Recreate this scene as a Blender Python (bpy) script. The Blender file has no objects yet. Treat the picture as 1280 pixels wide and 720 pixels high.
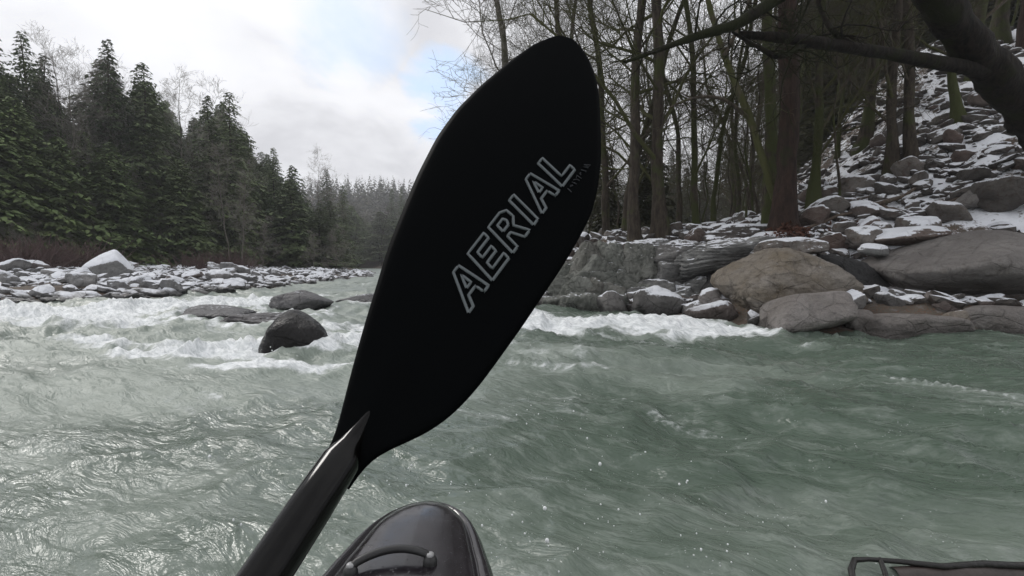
import bpy, math, random, numpy as np
from mathutils import Vector, Matrix, noise as mnoise
random.seed(7); rng = np.random.default_rng(7)
scene = bpy.context.scene
COL = scene.collection
PI = math.pi

# ------------------------------------------------------------------ camera
H = 1.0; FPX = 640.0; HOR = 330.0
pitch = math.atan((360 - HOR) / FPX)
cd = bpy.data.cameras.new('camera'); cam = bpy.data.objects.new('camera', cd); COL.objects.link(cam)
cd.lens = 18.0; cd.sensor_width = 36.0; cd.clip_start = 0.05; cd.clip_end = 3000
cam.location = (0, 0, H); cam.rotation_euler = (PI / 2 - pitch, 0, 0)
scene.camera = cam
FW = np.array([0, math.cos(pitch), -math.sin(pitch)]); UP = np.array([0, math.sin(pitch), math.cos(pitch)]); RT = np.array([1., 0, 0])
def ray(px, py): return FW + (px - 640) / FPX * RT + (360 - py) / FPX * UP
def P(px, py, Y):
    d = ray(px, py); return np.array([0, 0, H]) + d * (Y / d[1])
def G(px, py, z=0.0):
    d = ray(px, py); return np.array([0, 0, H]) + d * ((z - H) / d[2])

# ------------------------------------------------------------------ render / world settings
scene.view_settings.view_transform = 'Standard'
scene.view_settings.look = 'None'
scene.view_settings.exposure = 0.0
scene.view_settings.gamma = 1.0
cy = scene.cycles
cy.max_bounces = 6; cy.diffuse_bounces = 3; cy.glossy_bounces = 3; cy.transmission_bounces = 4
cy.transparent_max_bounces = 6; cy.volume_bounces = 0; cy.use_denoising = True
cy.caustics_reflective = False; cy.caustics_refractive = False
cy.sample_clamp_indirect = 4.0

# ------------------------------------------------------------------ node helper
class NT:
    def __init__(s, tree): s.t = tree; s.n = tree.nodes; s.l = tree.links
    def new(s, typ, **kw):
        n = s.n.new(typ)
        for k, v in kw.items():
            if hasattr(n, k): setattr(n, k, v)
        return n
    def put(s, sock, v):
        if isinstance(v, bpy.types.NodeSocket): s.l.new(v, sock)
        elif v is not None:
            if isinstance(v, (tuple, list)) and len(v) == 3 and sock.type == 'RGBA': v = (*v, 1)
            sock.default_value = v
    def math(s, op, a, b=None, c=None, clamp=False):
        n = s.new('ShaderNodeMath', operation=op, use_clamp=clamp)
        s.put(n.inputs[0], a); s.put(n.inputs[1], b)
        if c is not None: s.put(n.inputs[2], c)
        return n.outputs[0]
    def noise(s, vec, scale, detail=4, rough=0.55, dist=0.0):
        n = s.new('ShaderNodeTexNoise'); s.put(n.inputs['Vector'], vec)
        n.inputs['Scale'].default_value = scale; n.inputs['Detail'].default_value = detail
        n.inputs['Roughness'].default_value = rough; n.inputs['Distortion'].default_value = dist
        return n.outputs[0]
    def smooth(s, v, a, b):
        n = s.new('ShaderNodeMapRange', interpolation_type='SMOOTHSTEP'); s.put(n.inputs[0], v)
        n.inputs[1].default_value = a; n.inputs[2].default_value = b
        return n.outputs[0]
    def rng(s, v, a, b, c, d):
        n = s.new('ShaderNodeMapRange'); s.put(n.inputs[0], v)
        for i, x in enumerate((a, b, c, d)): n.inputs[i + 1].default_value = x
        return n.outputs[0]
    def mix(s, f, a, b):
        n = s.new('ShaderNodeMix', data_type='RGBA')
        s.put(n.inputs[0], f); s.put(n.inputs[6], a); s.put(n.inputs[7], b)
        return n.outputs[2]
    def mapping(s, vec, scale=(1, 1, 1), rot=(0, 0, 0), loc=(0, 0, 0)):
        n = s.new('ShaderNodeMapping'); s.put(n.inputs[0], vec)
        n.inputs['Scale'].default_value = scale; n.inputs['Rotation'].default_value = rot; n.inputs['Location'].default_value = loc
        return n.outputs[0]
    def bump(s, h, strength, dist=0.02, normal=None):
        n = s.new('ShaderNodeBump'); s.put(n.inputs['Height'], h)
        n.inputs['Strength'].default_value = strength; n.inputs['Distance'].default_value = dist
        if normal is not None: s.put(n.inputs['Normal'], normal)
        return n.outputs[0]

def material(name):
    m = bpy.data.materials.new(name); m.use_nodes = True
    nt = NT(m.node_tree); b = nt.n['Principled BSDF']
    return m, nt, b
def simple(name, col, rough=0.6, spec=0.5, var=0.0, scale=20.0, bump=0.0):
    m, nt, b = material(name)
    geo = nt.new('ShaderNodeNewGeometry'); pos = geo.outputs['Position']
    c = col
    if var:
        n = nt.noise(pos, scale, 5, 0.6)
        c = nt.mix(nt.rng(n, .3, .7, 0, 1), tuple(x * (1 - var) for x in col), tuple(min(1, x * (1 + var)) for x in col))
    nt.put(b.inputs['Base Color'], c)
    b.inputs['Roughness'].default_value = rough
    b.inputs['Specular IOR Level'].default_value = spec
    if bump: nt.put(b.inputs['Normal'], nt.bump(nt.noise(pos, scale * 2, 4), bump, 0.01))
    return m

SNOW = (0.80, 0.82, 0.86)
def rock_mat(name, c1, c2, c3, snow_lo=0.62, snow_hi=0.80, patch=0.5, wet=0.25, tint=0.35, streak=False, rough=0.75, snow_below=None):
    m, nt, b = material(name)
    geo = nt.new('ShaderNodeNewGeometry'); pos = geo.outputs['Position']
    oi = nt.new('ShaderNodeObjectInfo'); rnd = oi.outputs['Random']
    vm = nt.new('ShaderNodeVectorMath', operation='ADD'); nt.put(vm.inputs[0], pos)
    cb = nt.new('ShaderNodeCombineXYZ'); nt.put(cb.inputs[0], nt.math('MULTIPLY', rnd, 37.0)); nt.put(vm.inputs[1], cb.outputs[0])
    p2 = vm.outputs[0]
    if streak: p2 = nt.mapping(p2, (0.7, 0.7, 3.5), (0.35, 0.25, 0))
    n1 = nt.noise(p2, 1.3, 6, 0.6, 0.6)
    n2 = nt.noise(p2, 9.0, 6, 0.65, 0.3)
    n3 = nt.noise(pos, 45.0, 4, 0.6)
    col = nt.mix(nt.rng(n1, .38, .62, 0, 1), c1, c2)
    col = nt.mix(nt.math('MULTIPLY', nt.smooth(n2, .5, .68), 0.7), col, c3)
    # every rock its own stone: grey through brown
    hs = nt.new('ShaderNodeHueSaturation'); nt.put(hs.inputs['Color'], col)
    nt.put(hs.inputs['Value'], nt.rng(rnd, 0, 1, 1 - tint, 1 + tint)); nt.put(hs.inputs['Saturation'], 1.0)
    col = nt.mix(nt.math('MULTIPLY', nt.smooth(nt.math('FRACT', nt.math('MULTIPLY', rnd, 7.31)), .6, 1.0), tint), hs.outputs[0], (.16, .09, .07))
    col = nt.mix(nt.rng(n3, .3, .7, 0, .35), col, (.05, .05, .05))
    sp = nt.new('ShaderNodeSeparateXYZ'); nt.put(sp.inputs[0], pos)
    # wet band above the river
    wz = nt.math('ADD', sp.outputs[2], nt.math('MULTIPLY', nt.math('SUBTRACT', n1, .5), 0.5))
    wf = nt.math('SUBTRACT', 1.0, nt.smooth(wz, wet * .4, wet + .02))
    hs2 = nt.new('ShaderNodeHueSaturation'); nt.put(hs2.inputs['Color'], col); hs2.inputs['Value'].default_value = 0.5
    col = nt.mix(wf, col, hs2.outputs[0])
    # snow lies on faces that look up
    ns = nt.new('ShaderNodeSeparateXYZ'); nt.put(ns.inputs[0], geo.outputs['Normal'])
    sn = nt.noise(pos, 2.2, 5, 0.65); sn2 = nt.noise(pos, 16.0, 4, 0.6)
    v = nt.math('ADD', ns.outputs[2], nt.math('MULTIPLY', nt.math('SUBTRACT', sn, .5), patch * 2))
    v = nt.math('ADD', v, nt.math('MULTIPLY', nt.math('SUBTRACT', sn2, .5), .45))
    sm = nt.smooth(v, snow_lo, snow_hi)
    sm = nt.math('MULTIPLY', sm, nt.math('SUBTRACT', 1.0, wf))
    col = nt.mix(sm, col, SNOW)
    nt.put(b.inputs['Base Color'], col)
    nt.put(b.inputs['Roughness'], nt.math('SUBTRACT', rough, nt.math('MULTIPLY', wf, .35)))
    b.inputs['Specular IOR Level'].default_value = 0.2
    n4 = nt.noise(p2, 3.2, 8, .7, .4)
    vr = nt.new('ShaderNodeTexVoronoi', feature='DISTANCE_TO_EDGE'); nt.put(vr.inputs['Vector'], nt.mapping(p2, (1.5, 1.5, 2.4), (.4, .3, 0))); vr.inputs['Scale'].default_value = 1.3
    crk = nt.math('SUBTRACT', 1.0, nt.smooth(nt.math('ADD', vr.outputs['Distance'], nt.math('MULTIPLY', nt.math('SUBTRACT', n2, .5), .12)), .0, .035))
    h = nt.math('ADD', nt.math('MULTIPLY', n2, .8), nt.math('MULTIPLY', n3, .3))
    h = nt.math('ADD', h, nt.math('MULTIPLY', n4, 1.4)); h = nt.math('SUBTRACT', h, nt.math('MULTIPLY', crk, .35))
    nt.put(b.inputs['Normal'], nt.bump(h, 0.9, 0.07))
    return m

# ------------------------------------------------------------------ object helpers
def tag(o, label=None, cat=None, group=None, kind=None):
    if label: o['label'] = label
    if cat: o['category'] = cat
    if group: o['group'] = group
    if kind: o['kind'] = kind
    return o
def empty(name, loc=(0, 0, 0), rz=0.0, sc=1.0):
    o = bpy.data.objects.new(name, None); COL.objects.link(o)
    o.location = loc; o.rotation_euler = (0, 0, rz); o.scale = (sc, sc, sc) if isinstance(sc, (int, float)) else sc
    o.empty_display_size = .3
    return o
def mesh_np(name, V, F, smooth=True):
    """V (n,3); F list of index arrays (each (k, 3) or (k, 4))."""
    me = bpy.data.meshes.new(name)
    V = np.asarray(V, dtype=np.float32)
    if not isinstance(F, list): F = [F]
    F = [np.asarray(f, dtype=np.int32) for f in F if len(f)]
    nl = sum(f.size for f in F); npoly = sum(len(f) for f in F)
    me.vertices.add(len(V)); me.vertices.foreach_set('co', V.ravel())
    me.loops.add(nl); me.loops.foreach_set('vertex_index', np.concatenate([f.ravel() for f in F]))
    me.polygons.add(npoly)
    tot = np.concatenate([np.full(len(f), f.shape[1], dtype=np.int32) for f in F])
    st = np.concatenate([[0], np.cumsum(tot)[:-1]]).astype(np.int32)
    me.polygons.foreach_set('loop_start', st); me.polygons.foreach_set('loop_total', tot)
    me.polygons.foreach_set('use_smooth', np.full(npoly, smooth))
    me.update(calc_edges=True)
    return me
def obj(name, me, mat, parent=None):
    o = bpy.data.objects.new(name, me); COL.objects.link(o)
    if mat is not None:
        if me.materials: me.materials[0] = mat
        else: me.materials.append(mat)
    if parent is not None: o.parent = parent
    return o
def copy_tree(o):
    c = o.copy(); COL.objects.link(c)
    for ch in KIDS.get(o.name, []):
        d = ch.copy(); COL.objects.link(d); d.parent = c
    return c
KIDS = {}

def tubes(polys):
    """polys: list of (points (n,3), radii (n,), sides). one mesh: V, F"""
    Vs, Fs, off = [], [], 0
    for pts, rad, k in polys:
        pts = np.asarray(pts, float); n = len(pts); rad = np.asarray(rad, float)
        t = np.gradient(pts, axis=0); t /= np.linalg.norm(t, axis=1)[:, None] + 1e-9
        ref = np.array([0, 0, 1.]) if abs(t[0][2]) < .8 else np.array([1., 0, 0])
        a = np.cross(t, ref); a /= np.linalg.norm(a, axis=1)[:, None] + 1e-9
        b = np.cross(t, a)
        th = np.arange(k) * 2 * PI / k
        ring = pts[:, None, :] + rad[:, None, None] * (np.cos(th)[None, :, None] * a[:, None, :] + np.sin(th)[None, :, None] * b[:, None, :])
        Vs.append(ring.reshape(-1, 3))
        i = np.arange(n - 1)[:, None] * k; j = np.arange(k)[None, :]; j2 = (j + 1) % k
        Fs.append(np.stack([i + j, i + j2, i + k + j2, i + k + j], -1).reshape(-1, 4) + off)
        off += n * k
    return np.concatenate(Vs), np.concatenate(Fs)

# ------------------------------------------------------------------ numpy noise
def _hash(ix, iy, s):
    h = (ix.astype(np.int64) * 374761393 + iy.astype(np.int64) * 668265263 + s * 1442695041) & 0xffffffff
    h = ((h ^ (h >> 13)) * 1274126177) & 0xffffffff
    return ((h ^ (h >> 16)) & 0xffff) / 65535.0
def vnoise(x, y, s=0):
    ix = np.floor(x); iy = np.floor(y); fx = x - ix; fy = y - iy
    fx = fx * fx * fx * (fx * (fx * 6 - 15) + 10); fy = fy * fy * fy * (fy * (fy * 6 - 15) + 10)
    a = _hash(ix, iy, s); b = _hash(ix + 1, iy, s); c = _hash(ix, iy + 1, s); d = _hash(ix + 1, iy + 1, s)
    return (a + (b - a) * fx) * (1 - fy) + (c + (d - c) * fx) * fy
def fbm(x, y, s=0, o=4, g=.5):
    r = 0; a = 1; t = 0
    for i in range(o):
        ca, sa = math.cos(.6 * i + s), math.sin(.6 * i + s)
        r = r + a * vnoise(x * ca - y * sa + 13.7 * i, x * sa + y * ca - 7.1 * i, s + i); t += a
        a *= g; x = x * 2.03; y = y * 2.03
    return r / t
def ridged(x, y, s=0, o=4):
    r = 0; a = 1; t = 0
    for i in range(o):
        r = r + a * (1 - np.abs(2 * vnoise(x + 5.2 * i, y + 1.3 * i, s + i) - 1)) ** 2; t += a; a *= .5; x = x * 2.1; y = y * 2.1
    return r / t
def sstep(x, a, b):
    t = np.clip((x - a) / (b - a), 0, 1); return t * t * (3 - 2 * t)

# ------------------------------------------------------------------ terrain
SR = np.array([(60, -60), (30, -20), (16, 2), (11, 6), (7.1, 7.2), (4.2, 7.8), (3.2, 9.6), (0.3, 11.6), (-1.5, 16), (-3.5, 25), (-6, 42), (-13, 70), (-27, 110), (-58, 160), (-135, 230), (-260, 330)], float)
SL = np.array([(-70, -60), (-40, -20), (-22, 3), (-16, 11), (-13.3, 13.3), (-11.4, 15), (-10.3, 20), (-10.5, 30), (-11.5, 42), (-19, 70), (-36, 110), (-72, 160), (-155, 230), (-290, 330)], float)
def sdist(poly, x, y, side):
    d2 = np.full(np.shape(x), 1e12)
    for i in range(len(poly) - 1):
        a, b = poly[i], poly[i + 1]; ab = b - a; L = ab @ ab
        t = np.clip(((x - a[0]) * ab[0] + (y - a[1]) * ab[1]) / L, 0, 1)
        d2 = np.minimum(d2, (x - a[0] - t * ab[0]) ** 2 + (y - a[1] - t * ab[1]) ** 2)
    xs = np.interp(y, poly[:, 1], poly[:, 0])
    return np.sqrt(d2) * np.where((x - xs) * side > 0, 1, -1)
def ground(x, y, fine=True):
    x = np.asarray(x, float); y = np.asarray(y, float)
    dr = sdist(SR, x, y, 1); dl = sdist(SL, x, y, -1)
    # right slope
    kx_ = sstep(x - .45 * y, -.5, 8)
    zr = np.where(dr > 0, .22 * sstep(dr, 0, .8) + 1.15 * sstep(dr, 1.2, 4.2) + .10 * np.clip(dr, 0, 16) + kx_ * (.56 * np.clip(dr - 3.4, 0, 12.2) + .05 * np.clip(dr - 15.6, 0, None)), 0)
    zr = np.minimum(zr, 60 + 0.1 * zr)
    zl = np.where(dl > 0, .16 * sstep(dl, 0, 1.5) + .045 * np.clip(dl, 0, 19) + .20 * np.clip(dl - 22, 0, None), 0)
    zcap = 12 - 8 * sstep(y, 60, 110); zl = np.where(zl > zcap, zcap + (zl - zcap) * .05, zl)
    bed = -np.clip(np.minimum(-dr, -dl) * .45, 0, 1.2)
    z = np.where(dr > 0, zr, np.where(dl > 0, zl, bed))
    z = z + 38 * sstep(y, 200, 330)
    if fine:
        k = sstep(dr, -0.4, 1.5)
        z = z + k * (ridged(x * .9, y * .9, 3, 4) - .5) * .42 * (1 - .5 * sstep(y, 20, 40))
        z = z + sstep(dl, -.3, 2) * ((fbm(x * .8, y * .8, 9, 4) - .5) * .42)
        z = z + sstep(np.maximum(dl, dr), 15, 60) * (fbm(x * .05, y * .05, 21, 3) - .5) * 6
    return z
gz = lambda x, y: float(ground(np.array([x]), np.array([y]))[0])
def dR(x, y): return float(sdist(SR, np.array([x]), np.array([y]), 1)[0])
def dL(x, y): return float(sdist(SL, np.array([x]), np.array([y]), -1)[0])

def grid(ys, umax, xfun, nu):
    u = np.linspace(-1, 1, nu); Y, U = np.meshgrid(ys, u, indexing='ij'); X = xfun(U, Y)
    n, m = Y.shape; i = np.arange(n - 1)[:, None] * m + np.arange(m - 1)[None, :]
    F = np.stack([i, i + 1, i + m + 1, i + m], -1).reshape(-1, 4)
    return X, Y, F
ys = [-60.0]
while ys[-1] < 620: ys.append(ys[-1] + (.11 + .0135 * abs(ys[-1] - 3)))
X, Y, F = grid(np.array(ys), 1, lambda U, Y: np.sign(U) * (np.abs(U) * 14 + np.abs(U) ** 2.4 * 60) + U ** 3 * 1.6 * np.clip(Y, 0, None), 620)
Z = ground(X, Y)
gm = mesh_np('ground', np.stack([X, Y, Z], -1).reshape(-1, 3), F)
m, nt, b = material('forest_ground')
geo = nt.new('ShaderNodeNewGeometry'); pos = geo.outputs['Position']
n1 = nt.noise(pos, .9, 6, .6); n2 = nt.noise(pos, 6.0, 6, .65); n3 = nt.noise(pos, 30, 4)
col = nt.mix(nt.rng(n1, .35, .65, 0, 1), (.045, .032, .022), (.10, .085, .065))
col = nt.mix(nt.smooth(n2, .52, .66), col, (.15, .14, .13))
col = nt.mix(nt.smooth(n3, .52, .66), col, (.12, .055, .03))
ns = nt.new('ShaderNodeSeparateXYZ'); nt.put(ns.inputs[0], geo.outputs['Normal'])
v = nt.math('ADD', ns.outputs[2], nt.math('MULTIPLY', nt.math('SUBTRACT', nt.noise(pos, 1.4, 6, .7), .5), 1.5))
v = nt.math('ADD', v, nt.math('MULTIPLY', nt.math('SUBTRACT', nt.noise(pos, 11, 4, .6), .5), .8))
sp = nt.new('ShaderNodeSeparateXYZ'); nt.put(sp.inputs[0], pos)
sm = nt.math('MULTIPLY', nt.smooth(v, .62, .80), nt.smooth(sp.outputs[2], .35, 1.0))
sm = nt.math('MULTIPLY', sm, nt.math('SUBTRACT', 1.0, nt.smooth(sp.outputs[1], 60, 95)))
col = nt.mix(sm, col, SNOW)
nt.put(b.inputs['Base Color'], col); b.inputs['Roughness'].default_value = .85
nt.put(b.inputs['Normal'], nt.bump(nt.math('ADD', n2, nt.math('MULTIPLY', n3, .5)), .8, .06))
tag(obj('ground', gm, m), kind='structure')

# ------------------------------------------------------------------ rocks
def ico(sub):
    import bmesh
    bm = bmesh.new(); bmesh.ops.create_icosphere(bm, subdivisions=sub, radius=1)
    V = np.array([v.co[:] for v in bm.verts]); F = np.array([[v.index for v in f.verts] for f in bm.faces]); bm.free()
    V /= np.linalg.norm(V, axis=1)[:, None]
    return V, F
ICO = {k: ico(k) for k in (2, 3, 4, 5, 6)}
def rock_shape(sub, seed, nplanes=12, p=9, rough=.08, freq=1.6, layers=0.0, extra=(), crag=0.0):
    r_ = np.random.default_rng(seed); D, F = ICO[sub]
    N = r_.normal(size=(nplanes, 3)); N /= np.linalg.norm(N, axis=1)[:, None]
    N = np.concatenate([N, [[0, 0, 1], [0, 0, -1], [1, 0, 0], [-1, 0, 0], [0, 1, 0], [0, -1, 0]]])
    d = np.concatenate([r_.uniform(.62, .95, nplanes), np.full(6, .95)])
    for e in extra:
        e_ = np.array(e[:3], float); N = np.concatenate([N, [e_ / np.linalg.norm(e_)]]); d = np.append(d, e[3])
    q = np.clip(D @ N.T, 0, None) / d
    r = (q ** p).sum(1) ** (-1 / p)
    V = D * r[:, None]
    off = Vector(r_.uniform(-50, 50, 3))
    oct_ = 3 if sub <= 4 else 6
    if rough:
        nz = np.array([mnoise.fractal(Vector(v) * freq + off, 0.9, 2.1, oct_) for v in V])
        V = V * (1 + rough * nz)[:, None]
    if crag:
        cr_ = np.array([abs(mnoise.fractal(Vector((v[0], v[1], v[2] * .45)) * 2.1 + off, 1.0, 2.2, 5)) for v in V])
        ce = np.array([mnoise.cell(Vector((v[0] * 2.6, v[1] * 2.6, v[2] * 1.6)) + off) for v in V])
        V = V * (1 - crag * np.exp(-cr_ * 9) * .9 + crag * .35 * (ce - .5))[:, None]
    if layers:
        s = V[:, 2] * 7 + 1.2 * V[:, 0] + np.array([mnoise.noise(Vector(v) * 1.5 + off) for v in V]) * 1.5
        V[:, :2] *= (1 + layers * (np.abs(((s) % 1) - .5) - .25))[:, None]
    lo, hi = V.min(0), V.max(0)
    V = (V - (lo + hi) / 2) / ((hi - lo) / 2)
    return V, F

M_rock = rock_mat('snow_dusted_rock', (.13, .125, .12), (.21, .20, .19), (.08, .075, .07))
M_slope = rock_mat('talus_rock', (.085, .075, .068), (.17, .155, .14), (.075, .045, .032), snow_lo=.60, snow_hi=.74, patch=.6)
M_bar = rock_mat('gravel_bar_rock', (.20, .20, .20), (.32, .31, .30), (.12, .12, .12), snow_lo=.52, snow_hi=.72, patch=.45, wet=.2)
M_slab = rock_mat('layered_rock', (.15, .15, .145), (.25, .25, .24), (.07, .07, .07), snow_lo=.85, snow_hi=1.0, patch=.4, wet=.15, tint=.1, streak=True)
M_green = rock_mat('green_grey_outcrop', (.13, .138, .12), (.23, .235, .21), (.06, .06, .055), snow_lo=.95, snow_hi=1.1, patch=.35, wet=.2, tint=.12)
M_tan = rock_mat('tan_boulder', (.20, .165, .12), (.29, .262, .23), (.14, .12, .10), snow_lo=.97, snow_hi=1.12, patch=.35, wet=.15, tint=.05)
M_big = rock_mat('smooth_grey_boulder', (.19, .175, .165), (.25, .235, .22), (.14, .125, .11), snow_lo=1.4, snow_hi=1.6, patch=.3, wet=.1, tint=.05)
M_low = rock_mat('wet_river_rock', (.20, .18, .165), (.27, .25, .235), (.13, .12, .11), snow_lo=1.5, snow_hi=1.7, patch=.3, wet=.12, tint=.12, rough=.55)
M_dark = rock_mat('dark_wet_and_shade_rock', (.018, .018, .018), (.036, .035, .035), (.014, .014, .014), snow_lo=1.5, snow_hi=1.7, wet=.5, tint=.05, rough=.5)  # wet boulder stone; also paints shade into two bank rocks
M_mid = rock_mat('midstream_rock', (.10, .10, .105), (.17, .165, .165), (.07, .07, .07), snow_lo=1.02, snow_hi=1.15, patch=.3, wet=.08, tint=.1, rough=.55)
M_white = rock_mat('white_topped_rock', (.20, .20, .195), (.28, .28, .27), (.15, .15, .15), snow_lo=.35, snow_hi=.5, patch=.15, wet=.1, tint=.05)

FOOT = []
ROCKPOS = []   # (x, y, r) of rocks that stand in the water, for foam and waves
def hero_rock(label, cx, Y, base, w, h, depth, mat, seed, sub=5, name='boulder', rot=(0, 0, 0), inwater=False, group=None, cat='boulder', **kw):
    """cx, base: picture column and foot row at distance Y; w, h picture size in 1280-wide pixels -> metres."""
    c = P(cx, base, Y); W = w / FPX * Y; Hh = h / FPX * Y
    if Y > 9.75 and c[0] > 4.5:
        g_ = gz(c[0], Y + depth * .3) - .12 * Hh
        c[2] = g_
    FOOT.append((c[0], Y + depth * .3, W / 2 * .95, depth / 2 * .95))
    V, Fc = rock_shape(sub, seed, **kw)
    V = V * np.array([W / 2, depth / 2, Hh / 2])
    R = np.array(Matrix.Rotation(rot[1], 3, 'Y') @ Matrix.Rotation(rot[0], 3, 'X'))
    V = V @ R.T; V[:, 2] -= V[:, 2].min()
    me = mesh_np(name, V, Fc)
    o = obj(name, me, mat); o.location = (c[0], Y + depth * .3, c[2]); o.rotation_euler = (0, 0, rot[2])
    tag(o, label, cat, group)
    if inwater: ROCKPOS.append((c[0], Y + depth * .3, W / 2, depth / 2))
    return o
# right bank, by name of what singles it out
hero_rock('big smooth grey boulder overhanging low rocks by the green pool', 1284, 8.4, 402, 282, 120, 2.6, M_big, 11, 6, nplanes=8, p=11, rough=.07, freq=1.3, rot=(0, 0, .0), extra=[(-.60, -.1, .80, .52), (-.25, -.45, -.86, .50), (.2, -.6, .8, .74), (-.9, -.3, -.3, .8)], crag=.03)
hero_rock('rounded tan and brown boulder at the water edge with snowy shoulder', 1000, 8.6, 402, 156, 94, 1.9, M_tan, 12, 6, nplanes=7, p=10, rough=.09, freq=1.3, rot=(0, 0, .1), extra=[(-.75, -.2, .62, .60), (.5, -.1, .85, .72), (-.1, -.75, .6, .74)], crag=.05)
hero_rock('dark ledge rock resting on top of the tan boulder', 1000, 9.5, 322, 92, 26, 1.0, M_slope, 13, 5, nplanes=9, p=8, rot=(0, -.12, 0))
hero_rock('low smooth brown grey boulder in the shallows before the tan boulder', 1022, 7.5, 424, 112, 52, 1.1, M_low, 14, 6, nplanes=6, p=7, rough=.05, rot=(0, -.12, -.2), inwater=True)
hero_rock('flat wet slab lying at waterline below the overhanging boulder', 1140, 7.5, 428, 150, 36, 1.0, M_low, 15, 6, nplanes=8, p=8, rough=.06, inwater=True)
hero_rock('small purplish wet rock at waterline between two low boulders', 1085, 7.7, 420, 60, 32, .6, M_low, 16, 5, inwater=True)
hero_rock('rounded waterline rock with orange tan stripe below big grey boulder', 1262, 7.3, 430, 88, 46, .9, M_low, 17, 6, nplanes=6, p=7, rough=.05, inwater=True)
hero_rock('orange tan stone wedged between wet slab and rounded waterline rock', 1212, 7.5, 420, 44, 32, .5, M_tan, 18, 5, inwater=True)
hero_rock('dark hollow rock in the gap between tan boulder and grey boulder', 1075, 9.2, 392, 90, 76, 1.0, M_dark, 19, 5, nplanes=14, p=12, rough=.15)  # darkness of the hollow is put into the near-black rock colour
hero_rock('small white snow capped stone in the dark gap between boulders', 1108, 8.4, 390, 18, 8, .2, M_white, 20, 4)
hero_rock('snow covered stone above the dark gap beside grey boulder', 1098, 9.6, 322, 34, 18, .4, M_white, 21, 4, rot=(0, .3, 0))
hero_rock('wide layered dark grey slab tilted above the outcrop', 918, 10.6, 352, 135, 60, 1.8, M_slab, 22, 6, nplanes=9, p=14, rough=.09, layers=.10, crag=.08, rot=(0, -.13, 0))
hero_rock('angular grey block under the tilted layered slab', 880, 10.7, 388, 78, 44, 1.0, M_slab, 23, 5, crag=.1, nplanes=9, p=14, layers=.08)
hero_rock('tall left column of pale green grey outcrop', 735, 11.8, 382, 44, 84, 1.0, M_green, 24, 6, nplanes=10, p=14, rough=.12, freq=2.0, crag=.14, rot=(0, .15, 0))
hero_rock('tall right column of pale green grey outcrop', 770, 11.7, 382, 50, 84, 1.0, M_green, 25, 6, nplanes=10, p=14, rough=.12, freq=2.0, crag=.14, rot=(0, -.06, .3))
hero_rock('jagged green grey buttress right of the two outcrop columns', 812, 11.5, 372, 72, 72, 1.2, M_green, 26, 6, nplanes=11, p=14, rough=.12, freq=2.0, crag=.14, rot=(0, .2, 0))
hero_rock('fractured grey rock face stepping down from outcrop top', 850, 11.2, 378, 62, 52, 1.0, M_slab, 27, 5, crag=.1, nplanes=10, p=14, layers=.08)
hero_rock('lumpy grey rock low at outcrop foot beside white water', 715, 11.7, 392, 62, 52, .9, M_green, 28, 6, nplanes=8, p=9, rough=.12, freq=2.4, crag=.12, inwater=True)
hero_rock('pale knobbly rock at upstream end of outcrop half behind paddle', 682, 12.2, 388, 52, 44, .9, M_green, 29, 6, nplanes=8, p=9, rough=.12, freq=2.4, crag=.12)
hero_rock('broken grey block at waterline under the outcrop columns', 762, 11.3, 390, 64, 42, .8, M_green, 30, 6, crag=.12, nplanes=10, p=14, rough=.1, inwater=True)
hero_rock('flat topped grey block at waterline with snow on its ledge', 805, 11.0, 388, 48, 30, .8, M_slab, 31, 5, crag=.1, nplanes=10, p=14, inwater=True)
hero_rock('squat grey rock at waterline below fractured rock face', 850, 10.6, 390, 64, 34, .8, M_slab, 32, 5, crag=.1, nplanes=10, p=12, inwater=True)
hero_rock('small dark rock tucked against left foot of tan boulder', 896, 9.9, 392, 34, 28, .5, M_slab, 33, 5, inwater=True)
hero_rock('snow capped flat boulder on the wooded slope', 1200, 10.5, 246, 54, 28, .8, M_slope, 34, 5, p=8, rot=(0, .05, 0))
hero_rock('bare grey boulder at the foot of the leaning tree', 1256, 10.6, 198, 62, 34, .9, M_big, 35, 5, p=7)
hero_rock('reddish brown boulder on slope above the dark gap', 1158, 10.2, 292, 44, 32, .6, M_slope, 36, 5, p=9)
hero_rock('square brown stone beside reddish brown boulder', 1106, 10.4, 288, 34, 28, .5, M_slope, 37, 5, p=12)
hero_rock('round dark red stone on slope above tan boulder', 1062, 10.6, 292, 36, 30, .5, M_slope, 38, 5, p=9)
hero_rock('brown ledge rock right above the layered slab', 962, 11.4, 294, 50, 22, .8, M_slope, 39, 5, p=11)
hero_rock('dark rounded boulder near the top right edge of the big grey boulder', 1268, 10.4, 262, 60, 44, .9, M_slope, 40, 5, p=8)
hero_rock('long dark flat rock behind the big grey boulder', 1150, 9.9, 316, 110, 26, .8, M_slope, 41, 5, p=10)
hero_rock('grey slab bridging outcrop buttress and the tilted layered slab', 852, 11.6, 350, 74, 50, 1.2, M_slab, 42, 5, nplanes=10, p=14, rough=.1, layers=.08, crag=.1, rot=(0, .12, 0))
hero_rock('purplish grey slab lying along the outcrop top behind columns', 812, 12.3, 330, 70, 34, 1.0, M_slab, 43, 5, nplanes=10, p=14, rough=.1, crag=.1)
hero_rock('pale lump low between the knobbly rock and left outcrop column', 712, 12.2, 372, 40, 46, .8, M_green, 44, 5, nplanes=10, p=12, rough=.12, crag=.12)
hero_rock('wedge of rock painted shadow dark under the tilted layered slab', 905, 10.2, 386, 50, 46, .8, M_dark, 45, 5, nplanes=10, p=12, rough=.12)  # shadow below the slab is painted by a near-black rock colour
hero_rock('snow streaked dark slab above the tilted layered slab', 930, 12.0, 300, 90, 24, 1.0, M_slope, 46, 5, nplanes=10, p=12, rough=.1)
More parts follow.
